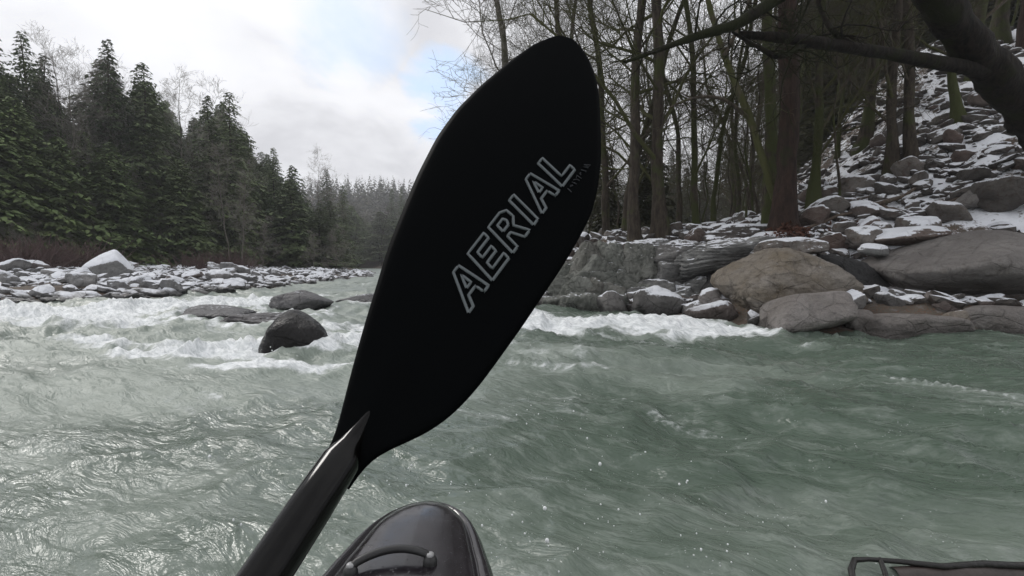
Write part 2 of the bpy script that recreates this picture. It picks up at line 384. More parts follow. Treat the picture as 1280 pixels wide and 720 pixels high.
# midstream
hero_rock('dark round boulder breaking the rapid with foam around it', 360, 5.7, 456, 84, 66, .64, M_dark, 50, 6, nplanes=3, p=4.5, rough=.05, rot=(0, -.1, .1), inwater=True, extra=[(-.8, 0, .55, .62), (.7, 0, .75, .70)])
hero_rock('grey peaked rock midstream with a dusting of snow', 366, 10.6, 395, 80, 31, .9, M_mid, 51, 6, nplanes=8, p=9, rough=.10, inwater=True, rot=(0, 0, 0), extra=[(-.55, 0, .85, .42), (.62, 0, .8, .36), (0, -.8, .6, .5)], crag=.05)
hero_rock('broad low grey shelf rock awash beside the dark boulder', 318, 8.2, 418, 130, 25, 1.8, M_mid, 52, 6, nplanes=10, p=10, rough=.20, freq=2.2, crag=.06, inwater=True, rot=(0, .02, .15))
hero_rock('flat wet ledge awash upstream of the peaked rock', 262, 9.4, 402, 92, 18, 1.1, M_mid, 53, 5, nplanes=8, p=9, rough=.08, inwater=True)
hero_rock('low grey rock awash just left of the paddle blade', 448, 13.0, 386, 66, 18, 1.0, M_mid, 54, 5, nplanes=8, p=9, inwater=True)
# left gravel bar
hero_rock('tilted slab boulder with thick white snow top on the gravel bar', 131, 20, 364, 50, 40, 1.6, M_white, 60, 5, nplanes=5, p=16, rough=.03, rot=(0, .5, .3))
hero_rock('snowy grey boulder leaning against the tilted slab boulder', 98, 19.5, 360, 46, 24, 1.2, M_white, 61, 5, p=9, rot=(0, -.2, 0))
hero_rock('long dark grey boulder at the river edge of gravel bar', 34, 14.6, 386, 64, 24, 1.0, M_bar, 62, 5, p=8, rough=.05)
hero_rock('grey flat rock at river edge right of long dark boulder', 98, 14.8, 380, 50, 16, .8, M_bar, 63, 5, p=9)
hero_rock('pale rounded rock at river edge where the white rapid begins', 178, 16, 374, 46, 14, .8, M_bar, 64, 5, p=9)

# talus and gravel bar rocks: shared shapes, one object each
PROTO = [mesh_np('rock', *rock_shape(4, 100 + i, nplanes=8 + i % 5, p=[10, 16, 26][i % 3], rough=.10, crag=.05)) for i in range(14)]
used = []
def scatter_rocks(n, pick, smin, smax, mat, labels, group, name, mats=None):
    k = tries = 0
    while k < n and tries < 40000:
        tries += 1
        r = pick()
        if r is None: continue
        x, y = r
        px = 640 + 640 * x / y if y > .5 else -999
        s = smin + (smax - smin) * random.random() ** 2.2
        if any(((x - a) / c) ** 2 + ((y - b_) / e) ** 2 < 1.15 for a, b_, c, e in FOOT): continue
        if any((x - a) ** 2 + (y - b_) ** 2 < (.62 * (s + c)) ** 2 for a, b_, c in used): continue
        used.append((x, y, s))
        z = gz(x, y)
        me = random.choice(mat_protos[mat.name])
        o = bpy.data.objects.new(name, me); COL.objects.link(o)
        sx, sy, sz = s * random.uniform(.85, 1.25), s * random.uniform(.7, 1.1), s * random.uniform(.5, .95)
        o.scale = (sx, sy, sz); o.location = (x, y, z + sz * .25)
        o.rotation_euler = (random.uniform(-.35, .35), random.uniform(-.45, .25), random.uniform(0, 6.28))
        tag(o, labels(x, y, px), 'rock', group(x, y, px) if callable(group) else group)
        k += 1
mat_protos = {}
for mt in (M_slope, M_bar, M_rock):
    L = []
    for me in PROTO:
        c = me.copy(); c.materials.append(mt); L.append(c)
    mat_protos[mt.name] = L
def pick_right():
    y = random.uniform(7.8, 19); x = random.uniform(1.5, 1.02 * y + 1)
    d = dR(x, y)
    if d < .5 or d > 11: return None
    if x / y > 1.03: return None
    return x, y
def pick_shore_r():
    y = random.uniform(7.2, 13); x = random.uniform(-.5, 1.0 * y + .6)
    d = dR(x, y)
    return (x, y) if .1 < d < 2.2 else None
def lab_right(x, y, px):
    return 'snow dusted talus rock on the ground below the wooded slope' if y < 12.5 else 'small snowy talus rock higher among the slope trees'
def grp_right(x, y, px): return 'talus rocks on the low slope' if y < 12.5 else 'talus rocks among the slope trees'
scatter_rocks(36, pick_shore_r, .16, .42, M_rock, lambda *a: 'angular grey rock packed along the right shore between the named boulders', 'rocks packed along the boulder shore', 'rock')
scatter_rocks(136, pick_right, .13, .46, M_slope, lab_right, grp_right, 'rock')
def pick_left():
    y = random.uniform(13.5, 34); x = -random.uniform(8, 1.02 * y + 1)
    d = dL(x, y)
    return (x, y) if (-.1 < d < 17 and x / y > -1.02) else None
scatter_rocks(100, pick_left, .14, .55, M_bar, lambda *a: 'snow topped grey cobble rock on the gravel bar below the conifers', 'snow topped rocks on the gravel bar', 'rock')

OB = [mesh_np('rock', *rock_shape(5, 500 + i, nplanes=9 + i % 4, p=24, rough=.08, freq=2.2, crag=.10, layers=.05)) for i in range(7)]
OBM = []
for mt in (M_green, M_slab):
    for me in OB:
        c_ = me.copy(); c_.materials.append(mt); OBM.append(c_)
Ro = random.Random(12)
for i in range(44):
    row = i % 4; px = 690 + (i * 67 % 218) + Ro.uniform(-8, 8); Yd = 10.85 + row * .36 + (.5 if px < 720 else 0); tz = .02 + row * .25
    if px < 715: tz *= .7
    x = (px - 640) / FPX * Yd
    o = bpy.data.objects.new('rock', OBM[Ro.randrange(14) if px > 800 else Ro.randrange(7)]); COL.objects.link(o)
    sc0 = Ro.uniform(.22, .42); o.scale = (sc0 * Ro.uniform(.8, 1.3), sc0, sc0 * Ro.uniform(.6, 1.1)); o.location = (x, Yd, tz + .05); o.rotation_euler = (Ro.uniform(-.4, .4), Ro.uniform(-.5, .5), Ro.uniform(0, 6.28))
    tag(o, 'angular broken block filling the grey outcrop right of the paddle', 'rock', 'broken blocks of the grey outcrop')

def rubble(name, n, pick, smin, smax, mat, sub=2):
    shapes = [rock_shape(sub, 300 + i, nplanes=8, p=12, rough=.05) for i in range(8)]
    pts = []
    while len(pts) < n:
        B = pick(n)
        kk = np.ones(len(B), bool)
        for a, b_, c, e in FOOT: kk &= ((B[:, 0] - a) / (c + .1)) ** 2 + ((B[:, 1] - b_) / (e + .1)) ** 2 > 1
        pts.extend(map(tuple, B[kk]))
    pts = np.array(pts[:n]); z = ground(pts[:, 0], pts[:, 1])
    Vs, Fs, off = [], [], 0
    for i in range(n):
        V, Fc = shapes[i % 8]
        s = smin + (smax - smin) * random.random() ** 2.5
        a = random.uniform(0, 6.28); ca, sa = math.cos(a), math.sin(a); tx, ty = random.uniform(-.4, .4), random.uniform(-.4, .4)
        W = V * (s * random.uniform(.8, 1.4), s * random.uniform(.7, 1.1), s * random.uniform(.35, .7))
        W = np.stack([W[:, 0] * ca - W[:, 1] * sa, W[:, 0] * sa + W[:, 1] * ca, W[:, 2] + tx * W[:, 0] + ty * W[:, 1]], -1)
        Vs.append(W + (pts[i, 0], pts[i, 1], z[i] + s * .15)); Fs.append(Fc + off); off += len(V)
    return tag(obj(name, mesh_np(name, np.concatenate(Vs), np.concatenate(Fs), smooth=False), mat), kind='stuff')
def pk_r(n):
    y = 7.5 + 26 * rng.random(n) ** 1.5; x = rng.uniform(-.12, 1.1, n) * y
    d = sdist(SR, x, y, 1); k = (d > .15) & (d < 26)
    return np.stack([x, y], -1)[k]
def pk_l(n):
    y = 13 + 45 * rng.random(n) ** 1.3; x = -rng.uniform(.12, 1.1, n) * y
    d = sdist(SL, x, y, -1); k = (d > -.2) & (d < 18)
    return np.stack([x, y], -1)[k]
rubble('talus_rubble', 5200, pk_r, .04, .24, M_slope)
rubble('gravel_bar_stones', 5200, pk_l, .06, .30, M_bar)

# ------------------------------------------------------------------ water
ys = [-30.0]
while ys[-1] < 330:
    y = ys[-1]; ys.append(y + (.35 if y < -3 else .018 + .0085 * max(y, 0)))
X, Y, F = grid(np.array(ys), 1, lambda U, Y: U * (7.5 + 1.25 * np.clip(Y, 0, None)) + np.sign(U) * np.abs(U) ** 9 * 40, 760)
def ell(cx, cy_, rx, ry, ang=0.0):
    c, s = math.cos(ang), math.sin(ang); dx, dy = X - cx, Y - cy_
    a = (dx * c + dy * s) / rx; b_ = (-dx * s + dy * c) / ry
    return np.exp(-(a * a + b_ * b_))
def G2(px, py): g = G(px, py); return g[0], g[1]
wx = fbm(X * .35, Y * .35, 41, 3) - .5; wy = fbm(X * .35, Y * .35, 57, 3) - .5
Xw, Yw = X + wx * 2.2, Y + wy * 2.2
# main current runs from upper left past the kayak: elongated features
A = -.62; ca, sa = math.cos(A), math.sin(A)
U_, V_ = Xw * ca + Yw * sa, -Xw * sa + Yw * ca
near = 1 - sstep(Y, 25, 90)
z = (fbm(U_ * .55, V_ * .95, 1, 3) - .5) * .32
z += (ridged(U_ * 1.2, V_ * 2.3, 5, 3) - .5) * .13
z += (ridged(X * 2.6 + wx * 3, Y * 3.4, 19, 3) - .5) * .024
z += (fbm(X * 4.5, Y * 5.5, 11, 3) - .5) * .022
z *= .25 + .75 * near
rap = np.zeros_like(X)
def add_rap(px, py, rx, ry, a=1.0, ang=0.0):
    global rap
    cx, cyy = G2(px, py); rap = np.maximum(rap, a * ell(cx, cyy, rx, ry, ang))
# white band along the gravel bar
add_rap(20, 392, 3.6, 1.5, 1.0, -.05); add_rap(120, 390, 3.2, 1.2, .95, .1); add_rap(230, 385, 2.6, 1.0, .95, .2); add_rap(60, 402, 2.5, .9, .8)
add_rap(300, 380, 2.2, 1.1, .8, .3); add_rap(410, 372, 2.2, 1.6, .45, .3); add_rap(450, 356, 2.2, 3.0, .35, .3)
# around the dark boulder
add_rap(290, 440, 1.3, .42, 1.0, .12); add_rap(352, 458, 1.0, .28, .9, .05); add_rap(420, 436, .8, .5, .8, .3); add_rap(440, 415, 1.0, .8, .55)
add_rap(190, 432, 1.2, .35, .62, -.15); add_rap(130, 428, .9, .25, .6, -.2)
# foot of the outcrop
add_rap(690, 406, 1.7, 1.2, 1.1, -.05); add_rap(765, 408, 1.7, .95, 1.0, -.12); add_rap(850, 412, 1.8, .8, .85, -.12); add_rap(935, 412, 1.1, .5, .62, -.1)
add_rap(620, 398, 1.2, 1.0, .9); add_rap(1010, 430, .38, .08, .42, -.5)
# broken water at midfield
add_rap(700, 445, 1.2, .35, .35, -.1); add_rap(545, 440, 1.4, 1.0, .45)
rock_f = np.zeros_like(X)
for (rx_, ry_, a_, b_) in ROCKPOS:
    dd = np.sqrt(((X - rx_) / (a_ + .1)) ** 2 + ((Y - ry_) / (b_ + .1)) ** 2)
    rock_f = np.maximum(rock_f, np.exp(-((dd - 1.0) / .16) ** 2) * (1 if rx_ < 2 else .25))
rapn = rap * (.55 + .9 * fbm(Xw * 1.3, Yw * 1.3, 77, 3))
z += rapn * ((ridged(Xw * 1.3, Yw * 2.1, 31, 4)) * np.where(X > .5, .20, .34) - .05) + rap * (fbm(X * 5, Y * 5, 35, 3) - .5) * .16
z -= .10 * ell(*G2(395, 470), .9, .5) 
z += .05 * rock_f
# calm dark pool by the right boulders
pool = sstep(X - .45 * Y, 1.0, 4.0) * (1 - sstep(Y, 8, 12))
z *= 1 - .55 * pool
z *= 1 - .55 * (1 - sstep(X, -1.5, 1.5)) * (1 - sstep(Y, 4, 6.5))
wl = sstep(X, -1, -9)                              # left side, where sky reflection is painted into the water colour
crest = sstep((z - .02), .03, .14)
streak = ridged(U_ * .35, V_ * 2.4, 63, 4); patchy = fbm(Xw * .8, Yw * .8, 91, 4); fine = fbm(X * 5, Y * 7, 15, 4)
patch2 = ridged(Xw * 2.2, Yw * 3.4, 123, 4)
foam = 1.25 * sstep(rapn + .35 * (fine - .5) + .25 * (patch2 - .5), .22, .72)
foam += .75 * rock_f * sstep(fine, .35, .6)
foam += .50 * sstep(streak * .75 + patchy * .4 + fine * .15, .80, 1.02) * (1 - pool * .75)
foam += .42 * crest * sstep(patch2, .55, .85) * (1 - .35 * sstep(-X, 0, 4)) * (1 - .7 * pool)
foam += .20 * sstep(patchy, .52, .75) * (1 - .8 * pool)
foam = np.clip(foam, 0, 1)
air_sheen = np.clip(.55 * sstep(fbm(Xw * .5, Yw * .7, 131, 4), .38, .66) + .8 * rap + .60 * (1 - sstep(X, -5, 1.5)), 0, 1) * (1 - .7 * pool)  # aerated water, plus sky reflection painted as lighter colour on the left
mw = mesh_np('river_water', np.stack([X, Y, z], -1).reshape(-1, 3), F)
for nme, arr in (('foam', foam), ('air_sheen', air_sheen)):
    at = mw.attributes.new(nme, 'FLOAT', 'POINT'); at.data.foreach_set('value', arr.astype(np.float32).ravel())
m, nt, b = material('glacial_river_water')
geo = nt.new('ShaderNodeNewGeometry'); pos = geo.outputs['Position']
fa = nt.new('ShaderNodeAttribute', attribute_name='foam').outputs['Fac']
ai = nt.new('ShaderNodeAttribute', attribute_name='air_sheen').outputs['Fac']
fl = nt.mapping(nt.mapping(pos, (1, 1, 1), (0, 0, .60)), (.75, 2.0, 1))
f1 = nt.noise(fl, 3.2, 7, .7, .8); f2 = nt.noise(pos, 26.0, 5, .7, .5); f3 = nt.noise(fl, 9.0, 5, .65, .6)
fm = nt.math('ADD', fa, nt.math('MULTIPLY', nt.math('SUBTRACT', f1, .5), .9))
fm = nt.math('ADD', fm, nt.math('MULTIPLY', nt.math('SUBTRACT', f2, .5), .9))
fmask = nt.smooth(fm, .16, .95)
# fine floating bubbles
vor = nt.new('ShaderNodeTexVoronoi'); nt.put(vor.inputs['Vector'], pos); vor.inputs['Scale'].default_value = 48
bub = nt.math('MULTIPLY', nt.math('SUBTRACT', 1.0, nt.smooth(vor.outputs['Distance'], .08, .2)), nt.smooth(nt.noise(pos, 3.4, 6, .7), .52, .66))
milky = nt.mix(ai, (.080, .110, .084), (.245, .28, .243))
milky = nt.mix(nt.math('MULTIPLY', nt.smooth(f1, .46, .72), nt.rng(ai, 0, 1, .45, .9)), milky, (.30, .335, .30))
milky = nt.mix(nt.math('MULTIPLY', nt.smooth(f3, .45, .7), .35), milky, (.070, .098, .073))
fmask = nt.math('MAXIMUM', fmask, nt.math('MULTIPLY', bub, .8))
col = nt.mix(fmask, milky, nt.mix(nt.smooth(f3, .35, .65), (.55, .58, .58), (.86, .88, .88)))
nt.put(b.inputs['Base Color'], col)
nt.put(b.inputs['Roughness'], nt.math('MAXIMUM', nt.rng(fmask, 0, 1, .14, .7), nt.rng(ai, .2, 1, .14, .48)))
b.inputs['IOR'].default_value = 1.33
h = nt.math('ADD', nt.math('MULTIPLY', nt.noise(fl, 4.5, 4, .5, .9), 1.2), nt.math('MULTIPLY', nt.noise(pos, 22.0, 3, .5, .4), .16))
h = nt.math('ADD', h, nt.math('MULTIPLY', fmask, .25))
h = nt.math('ADD', h, nt.math('MULTIPLY', nt.math('ABSOLUTE', nt.math('SUBTRACT', nt.noise(fl, 3.0, 5, .6, 1.2), .5)), -1.2))
nt.put(b.inputs['Normal'], nt.bump(h, .5, .06))
tag(obj('river_water', mw, m), kind='structure')

# thrown spray: small beads of water in the air and on the surface before the boat
V0, F0 = ICO[2]; Vs, Fs = [], []
for i in range(420):
    cl_ = [(650, 640, 60, 30), (760, 600, 50, 45), (870, 640, 40, 40), (700, 520, 60, 25), (930, 680, 40, 20), (330, 640, 60, 35), (500, 600, 40, 20), (60, 610, 30, 20), (330, 445, 40, 8), (285, 440, 30, 8), (720, 405, 60, 8), (800, 560, 120, 60), (690, 690, 60, 20)][i % 13]
    px = random.gauss(cl_[0], cl_[2]); py = min(716, random.gauss(cl_[1], cl_[3]))
    g = G(px, py); k = random.uniform(.75, 1.0); p_ = np.array([0, 0, H]) + (g - [0, 0, H]) * k
    r = (.0006 + .0026 * random.random() ** 4) * (1 + .45 * p_[1]) * .7
    if random.random() < .08: r *= 1.9
    Vs.append(V0 * r * (1, 1, random.uniform(.8, 1.6)) + p_); Fs.append(F0 + i * len(V0))
M_spray = simple('spray_bead', (.75, .77, .77), .15, .6)
tag(obj('spray', mesh_np('spray', np.concatenate(Vs), np.concatenate(Fs)), M_spray), kind='stuff')

# ------------------------------------------------------------------ trees
def bark(name, c1, c2, moss=None, mosslev=.5, snow=False):
    m, nt, b = material(name)
    geo = nt.new('ShaderNodeNewGeometry'); pos = geo.outputs['Position']
    oi = nt.new('ShaderNodeObjectInfo')
    q = nt.mapping(pos, (1, 1, .25))
    n = nt.noise(q, 14, 6, .65); col = nt.mix(nt.rng(n, .35, .65, 0, 1), c1, c2)
    if moss:
        mm = nt.smooth(nt.math('ADD', nt.noise(pos, 1.6, 5, .6), nt.math('MULTIPLY', oi.outputs['Random'], .25)), mosslev, mosslev + .14)
        col = nt.mix(mm, col, moss)
    if snow:
        ns = nt.new('ShaderNodeSeparateXYZ'); nt.put(ns.inputs[0], geo.outputs['Normal'])
        col = nt.mix(nt.math('MULTIPLY', nt.smooth(ns.outputs[2], .6, .9), nt.smooth(nt.noise(pos, 1.2, 3), .50, .62)), col, SNOW)
    nt.put(b.inputs['Base Color'], col); b.inputs['Roughness'].default_value = .9
    b.inputs['Specular IOR Level'].default_value = .2
    nt.put(b.inputs['Normal'], nt.bump(n, .9, .04))
    return m
M_bark = bark('mossy_bark', (.024, .019, .015), (.066, .054, .042), (.042, .048, .017), .55)
M_barkred = bark('red_brown_bark', (.016, .011, .009), (.042, .026, .020), (.02, .022, .010), .66)
M_barkpale = bark('pale_bark', (.08, .072, .06), (.16, .148, .125), (.04, .042, .025), .62)
M_twig = bark('twig_bark', (.036, .029, .022), (.095, .078, .060), (.058, .060, .024), .55)
M_twigpale = bark('pale_twig_bark', (.16, .145, .125), (.30, .28, .25))
M_lean = bark('dark_leaning_bark', (.004, .0035, .003), (.024, .019, .015), (.016, .018, .007), .52, snow=False)
M_redtwig = simple('red_osier_twig', (.095, .06, .055), .7, .3, .35, 5)
def needle_mat(name, c1, c2):
    m, nt, b = material(name)
    geo = nt.new('ShaderNodeNewGeometry'); oi = nt.new('ShaderNodeObjectInfo'); pos = geo.outputs['Position']
    r = nt.math('ADD', nt.math('MULTIPLY', nt.noise(pos, .55, 4, .6), .75), nt.math('MULTIPLY', oi.outputs['Random'], .45))
    col = nt.mix(nt.rng(r, .3, .85, 0, 1), c1, c2)
    rp = nt.math('MULTIPLY', geo.outputs['Random Per Island'], .45)
    col = nt.mix(rp, col, (.085, .085, .045))
    nt.put(b.inputs['Base Color'], col); b.inputs['Roughness'].default_value = .75
    b.inputs['Specular IOR Level'].default_value = .2
    return m
M_fir = needle_mat('fir_needles', (.050, .082, .036), (.13, .175, .075))
M_cedar = needle_mat('cedar_foliage', (.066, .112, .042), (.165, .225, .085))
M_firdark = needle_mat('shade_toned_fir_needles', (.026, .030, .016), (.060, .060, .030))  # darker copy of the fir needles, woodland shade put into the colour

def conifer(seed, h, spread, droop, dense, needle, top_bare=.0, lenr=1.0, trunk_mat=None, start=.04, bottom_full=1.0):
    R = random.Random(seed); root = empty('conifer_tree')
    tr = [(0.12 * math.sin(i * .9 + seed), .1 * math.cos(i * 1.1 + seed), h * i / 9) for i in range(10)]
    V, F = tubes([(tr, [h * .013 * (1 - i / 9.3) + .012 for i in range(10)], 8)])
    V[:, 2] -= .3
    t = obj('trunk', mesh_np('trunk', V, F), trunk_mat or M_bark, root)
    LV, bt = [], []
    nb = int(h * dense); az0 = seed * 1.7
    for i in range(nb):
        f = start + (1 - start) * (i + R.random()) / nb
        zz = h * f
        L = spread * 1.08 * (1 - f) ** .70 * (.7 + .6 * mnoise.noise(Vector((f * 9, seed, az0))) + .25) * R.uniform(.5, 1.2) * (1 if f > .15 else .75 + bottom_full * .25) + .18
        az = i * 2.399 + R.uniform(-.5, .5); ca, sa = math.cos(az), math.sin(az)
        n = max(3, int(L / .2)); rise = R.uniform(.0, .25)
        pts = []
        for j in range(n + 1):
            s = j / n; pts.append((ca * L * s, sa * L * s, zz + L * (rise * s - droop * s * s)))
        if i % 2 == 0: bt.append((pts[::max(1, n // 3)] + ([pts[-1]] if len(pts[::max(1, n // 3)]) < 2 else []), np.linspace(.035, .01, len(pts[::max(1, n // 3)]) + (1 if len(pts[::max(1, n // 3)]) < 2 else 0)), 3))
        for j in range(1, n + 1):
            s = j / n; px_, py_, pz_ = pts[j]
            k = 3 if s < .35 else 4
            wdt = L * .34 * (1 - s * .75) + .10
            for q in range(k):
                side = R.uniform(-1, 1) * wdt
                lx, ly = px_ - sa * side, py_ + ca * side
                lz = pz_ - abs(side) * (.25 + droop * .5) + R.uniform(-.06, .05)
                ln = R.uniform(.16, .36) * lenr * (.5 + .5 * (1 - f) ** .5); wd = ln * R.uniform(.32, .5)
                a2 = az + R.uniform(-.9, .9) + (.8 if side > 0 else -.8); dx, dy = math.cos(a2), math.sin(a2); dz = -R.uniform(.05, .7) - droop * .5
                nx, ny, nz_ = -dy, dx, R.uniform(-.5, .5)
                LV.append(((lx - dx * ln * .4 , ly - dy * ln * .4, lz - dz * ln * .4), (lx + nx * wd, ly + ny * wd, lz + nz_ * wd), (lx + dx * ln, ly + dy * ln, lz + dz * ln), (lx - nx * wd, ly - ny * wd, lz - nz_ * wd)))
    Vc = np.array(LV).reshape(-1, 3); Fc = np.arange(len(Vc)).reshape(-1, 4)
    Vb, Fb = tubes(bt)
    br = obj('branches', mesh_np('branches', Vb, Fb), trunk_mat or M_bark, root)
    c = obj('crown', mesh_np('crown', Vc, Fc, smooth=False), needle, root)
    KIDS[root.name] = [t, br, c]
    root['_h'] = h
    return root

def bare_tree(seed, h, r0, spread=.35, forks=0, twig=M_twig, trunk_mat=None, n1=26, start=.25, wander=.25, up=.25, name='bare_tree', fine=1.0, dropk=0.0, tmin=.004):
    R = random.Random(seed); root = empty(name)
    n = 14; pts = []; x = y = 0.0; vx = vy = 0.0
    for i in range(n + 1):
        pts.append((x, y, h * i / n)); vx = vx * .8 + R.uniform(-1, 1) * wander * .28; vy = vy * .8 + R.uniform(-1, 1) * wander * .28
        x += vx * h / n; y += vy * h / n
    rad = [r0 * ((1 - i / n) ** .8 * .92 + .05) * (1.35 if i == 0 else 1) for i in range(n + 1)]
    pts0 = [(pts[0][0], pts[0][1], -.4)] + pts[0:]
    pp = np.array(pts0); tq = np.linspace(0, len(pp) - 1, 60); rr0 = np.interp(tq, np.arange(len(pp)), [rad[0] * 1.25] + rad)
    qq = np.stack([np.interp(tq, np.arange(len(pp)), pp[:, k]) for k in range(3)], -1)
    qq[:, 0] += .05 * np.sin(tq * 2.1 + seed); qq[:, 1] += .05 * np.cos(tq * 1.7 + seed)
    rr0 = rr0 * (1 + .10 * np.array([mnoise.noise(Vector((q_ * 1.3, seed, 0))) for q_ in tq])) + .5 * r0 * np.exp(-np.clip(qq[:, 2], 0, None) / .25)
    V, F = tubes([(qq, rr0, 12)])
    for k in range(len(V)):
        c_ = qq[k // 12]; V[k, :2] = c_[:2] + (V[k, :2] - c_[:2]) * (1 + .22 * mnoise.fractal(Vector((V[k, 0] * 5, V[k, 1] * 5, V[k, 2] * 1.2)), 1., 2., 3))
    for k in range(0): pass
    t = obj('trunk', mesh_np('trunk', V, F), trunk_mat or M_bark, root)
    out = []
    def grow(p, d, L, r, lv):
        d = np.array(d); d /= np.linalg.norm(d); m_ = 5 if lv < 3 else 3
        P_ = [np.array(p)]; dd = d.copy()
        for i in range(m_):
            dd = dd + np.array([R.gauss(0, .17), R.gauss(0, .17), R.gauss(0, .14) + up * (.12 if lv < 3 else .05) - dropk * .1])
            dd /= np.linalg.norm(dd); P_.append(P_[-1] + dd * L / m_)
        rr = np.linspace(max(r, tmin), max(r * .35, tmin), m_ + 1)
        out.append((P_, rr, 5 if lv == 1 else 3))
        if lv >= 4: return
        cnt = {1: 7, 2: 5, 3: 3}[lv]; cnt = max(2, int(cnt * fine))
        for c in range(cnt):
            s = R.uniform(.2, 1.0) if c else 1.0
            i = min(m_ - 1, int(s * m_)); q = P_[i] + (P_[i + 1] - P_[i]) * (s * m_ - i)
            v = P_[i + 1] - P_[i]; v /= np.linalg.norm(v)
            w = np.array([R.gauss(0, 1), R.gauss(0, 1), R.gauss(.1, .8)]); w -= v * (w @ v); w /= np.linalg.norm(w) + 1e-6
            a = R.uniform(.45, 1.0)
            grow(q, v * math.cos(a) + w * math.sin(a), L * R.uniform(.38, .62), rr[i] * .6, lv + 1)
    for i in range(n1):
        f = start + (1 - start) * (i + R.random()) / n1
        k = min(n - 1, int(f * n)); p = np.array(pts[k]) + (np.array(pts[k + 1]) - np.array(pts[k])) * (f * n - k)
        az = i * 2.4 + R.uniform(-.6, .6); el = R.uniform(.1, .8)
        grow(p, (math.cos(az) * math.cos(el), math.sin(az) * math.cos(el), math.sin(el)), h * spread * R.uniform(.5, 1) * (1 - f * .55), max(.01, rad[k] * R.uniform(.10, .4)), 1)
    Vb, Fb = tubes(out)
    br = obj('branches', mesh_np('branches', Vb, Fb), twig, root)
    KIDS[root.name] = [t, br]; root['_h'] = h
    return root

# prototypes (each is moved to be a real tree on first use)
def mk(fn, *a, **k): return dict(p=fn(*a, **k), used=False)
C = [mk(conifer, 1, 17, 3.0, .32, 15, M_fir), mk(conifer, 2, 18, 2.5, .22, 13, M_fir), mk(conifer, 3, 14, 3.2, .45, 17, M_cedar, lenr=1.15),
     mk(conifer, 4, 10, 2.8, .50, 20, M_cedar, lenr=1.2, start=.0), mk(conifer, 5, 20, 3.0, .28, 12, M_fir), mk(conifer, 6, 12, 3.0, .4, 18, M_fir, lenr=1.1, start=.0)]
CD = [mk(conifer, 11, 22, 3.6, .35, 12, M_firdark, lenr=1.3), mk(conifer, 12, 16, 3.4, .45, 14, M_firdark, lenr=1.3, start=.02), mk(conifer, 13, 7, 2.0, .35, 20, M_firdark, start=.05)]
B = [mk(bare_tree, 21, 20, .20, .30, n1=34, start=.06, fine=1.25), mk(bare_tree, 22, 18, .14, .26, n1=28, start=.09, wander=.5), mk(bare_tree, 23, 19, .22, .36, n1=32, start=.07, trunk_mat=M_bark, wander=.4),
     mk(bare_tree, 24, 17, .12, .24, n1=24, start=.12, twig=M_twig, wander=.6)]
BR = [mk(bare_tree, 25, 20, .24, .30, n1=22, start=.35, trunk_mat=M_barkred, wander=.15)]
BP = [mk(bare_tree, 31, 17, .13, .26, n1=26, start=.3, twig=M_twigpale, trunk_mat=M_barkpale, up=.9, tmin=.006), mk(bare_tree, 32, 15, .10, .30, n1=24, start=.35, twig=M_twigpale, trunk_mat=M_barkpale, up=.6, tmin=.006)]
SP = [mk(bare_tree, 41, 7, .035, .22, n1=12, start=.2, twig=M_twig, wander=.5, fine=.8, name='sapling'), mk(bare_tree, 42, 8, .045, .2, n1=12, start=.15, twig=M_twig, wander=.6, fine=.8, name='sapling')]
SHP = [mk(bare_tree, 51, 3.2, .03, .5, n1=14, start=.05, twig=M_twigpale, trunk_mat=M_barkpale, name='pale_shrub', up=.2)]
def place(d, x, y, height, label, cat, group=None, rz=None, zoff=0, tilt=(0, 0), wid=None):
    if d['used']: o = copy_tree(d['p'])
    else: o = d['p']; d['used'] = True
    h = d['p']['_h']; s = height / h; w = s if wid is None else wid
    o.scale = (w, w, s); o.location = (x, y, gz(x, y) + zoff - .05); o.rotation_euler = (tilt[0], tilt[1], random.uniform(0, 6.28) if rz is None else rz)
    if 'group' in o: del o['group']
    tag(o, label, cat, group)
    return o
SIL = np.array([(-200, 40), (0, 45), (14, 95), (40, 62), (62, 78), (85, 135), (118, 100), (145, 60), (165, 105), (185, 90), (215, 118), (230, 150), (262, 130), (290, 122), (322, 190), (345, 192), (370, 222), (400, 230), (430, 240), (455, 256), (480, 272), (560, 280)], float)
def sil(px): return float(np.interp(px, SIL[:, 0], SIL[:, 1]))
def top_h(px, py, x, y): return H + (HOR - py) / FPX * y - gz(x, y)
NT_ = 'forest trees above the gravel bar'
# crown tops that stand out against the sky, by the column of their tip
for px, py, Yd, k, lab in [
    (0, 34, 34, 1, 'tall dark fir at the very left edge of the forest'),
    (40, 45, 36, 4, 'sparse topped fir second from the left edge against the sky'),
    (66, 72, 38, 1, 'shorter fir right of the sparse topped fir'),
    (145, 54, 40, 4, 'tallest narrow fir with thin layered top against grey cloud'),
    (186, 82, 42, 0, 'bushy topped fir just right of the tallest narrow fir'),
    (265, 122, 46, 1, 'rounded top conifer left of the twin crowned conifer'),
    (292, 118, 47, 0, 'broad crowned conifer where the skyline begins to drop'),
    (345, 186, 58, 1, 'thin pointed fir on falling skyline right of broad conifer'),
    (368, 208, 64, 5, 'short bushy fir on falling skyline before the bare tree'),
    (410, 212, 78, 1, 'dark fir standing beside bare tree low on skyline'),
    (430, 232, 88, 0, 'small distant fir near the end of the forest skyline'),
    (491, 236, 150, 1, 'left one of the two far misty firs beside paddle blade'),
    (503, 234, 150, 4, 'right one of the two far misty firs beside paddle blade')]:
    x = (px - 640) / FPX * Yd; d = C[k]
    hh = top_h(px, py, x, Yd)
    place(d, x, Yd, hh, lab, 'tree', NT_, wid=min(hh / d['p']['_h'] * 1.15, 1.35) if Yd < 100 else None)
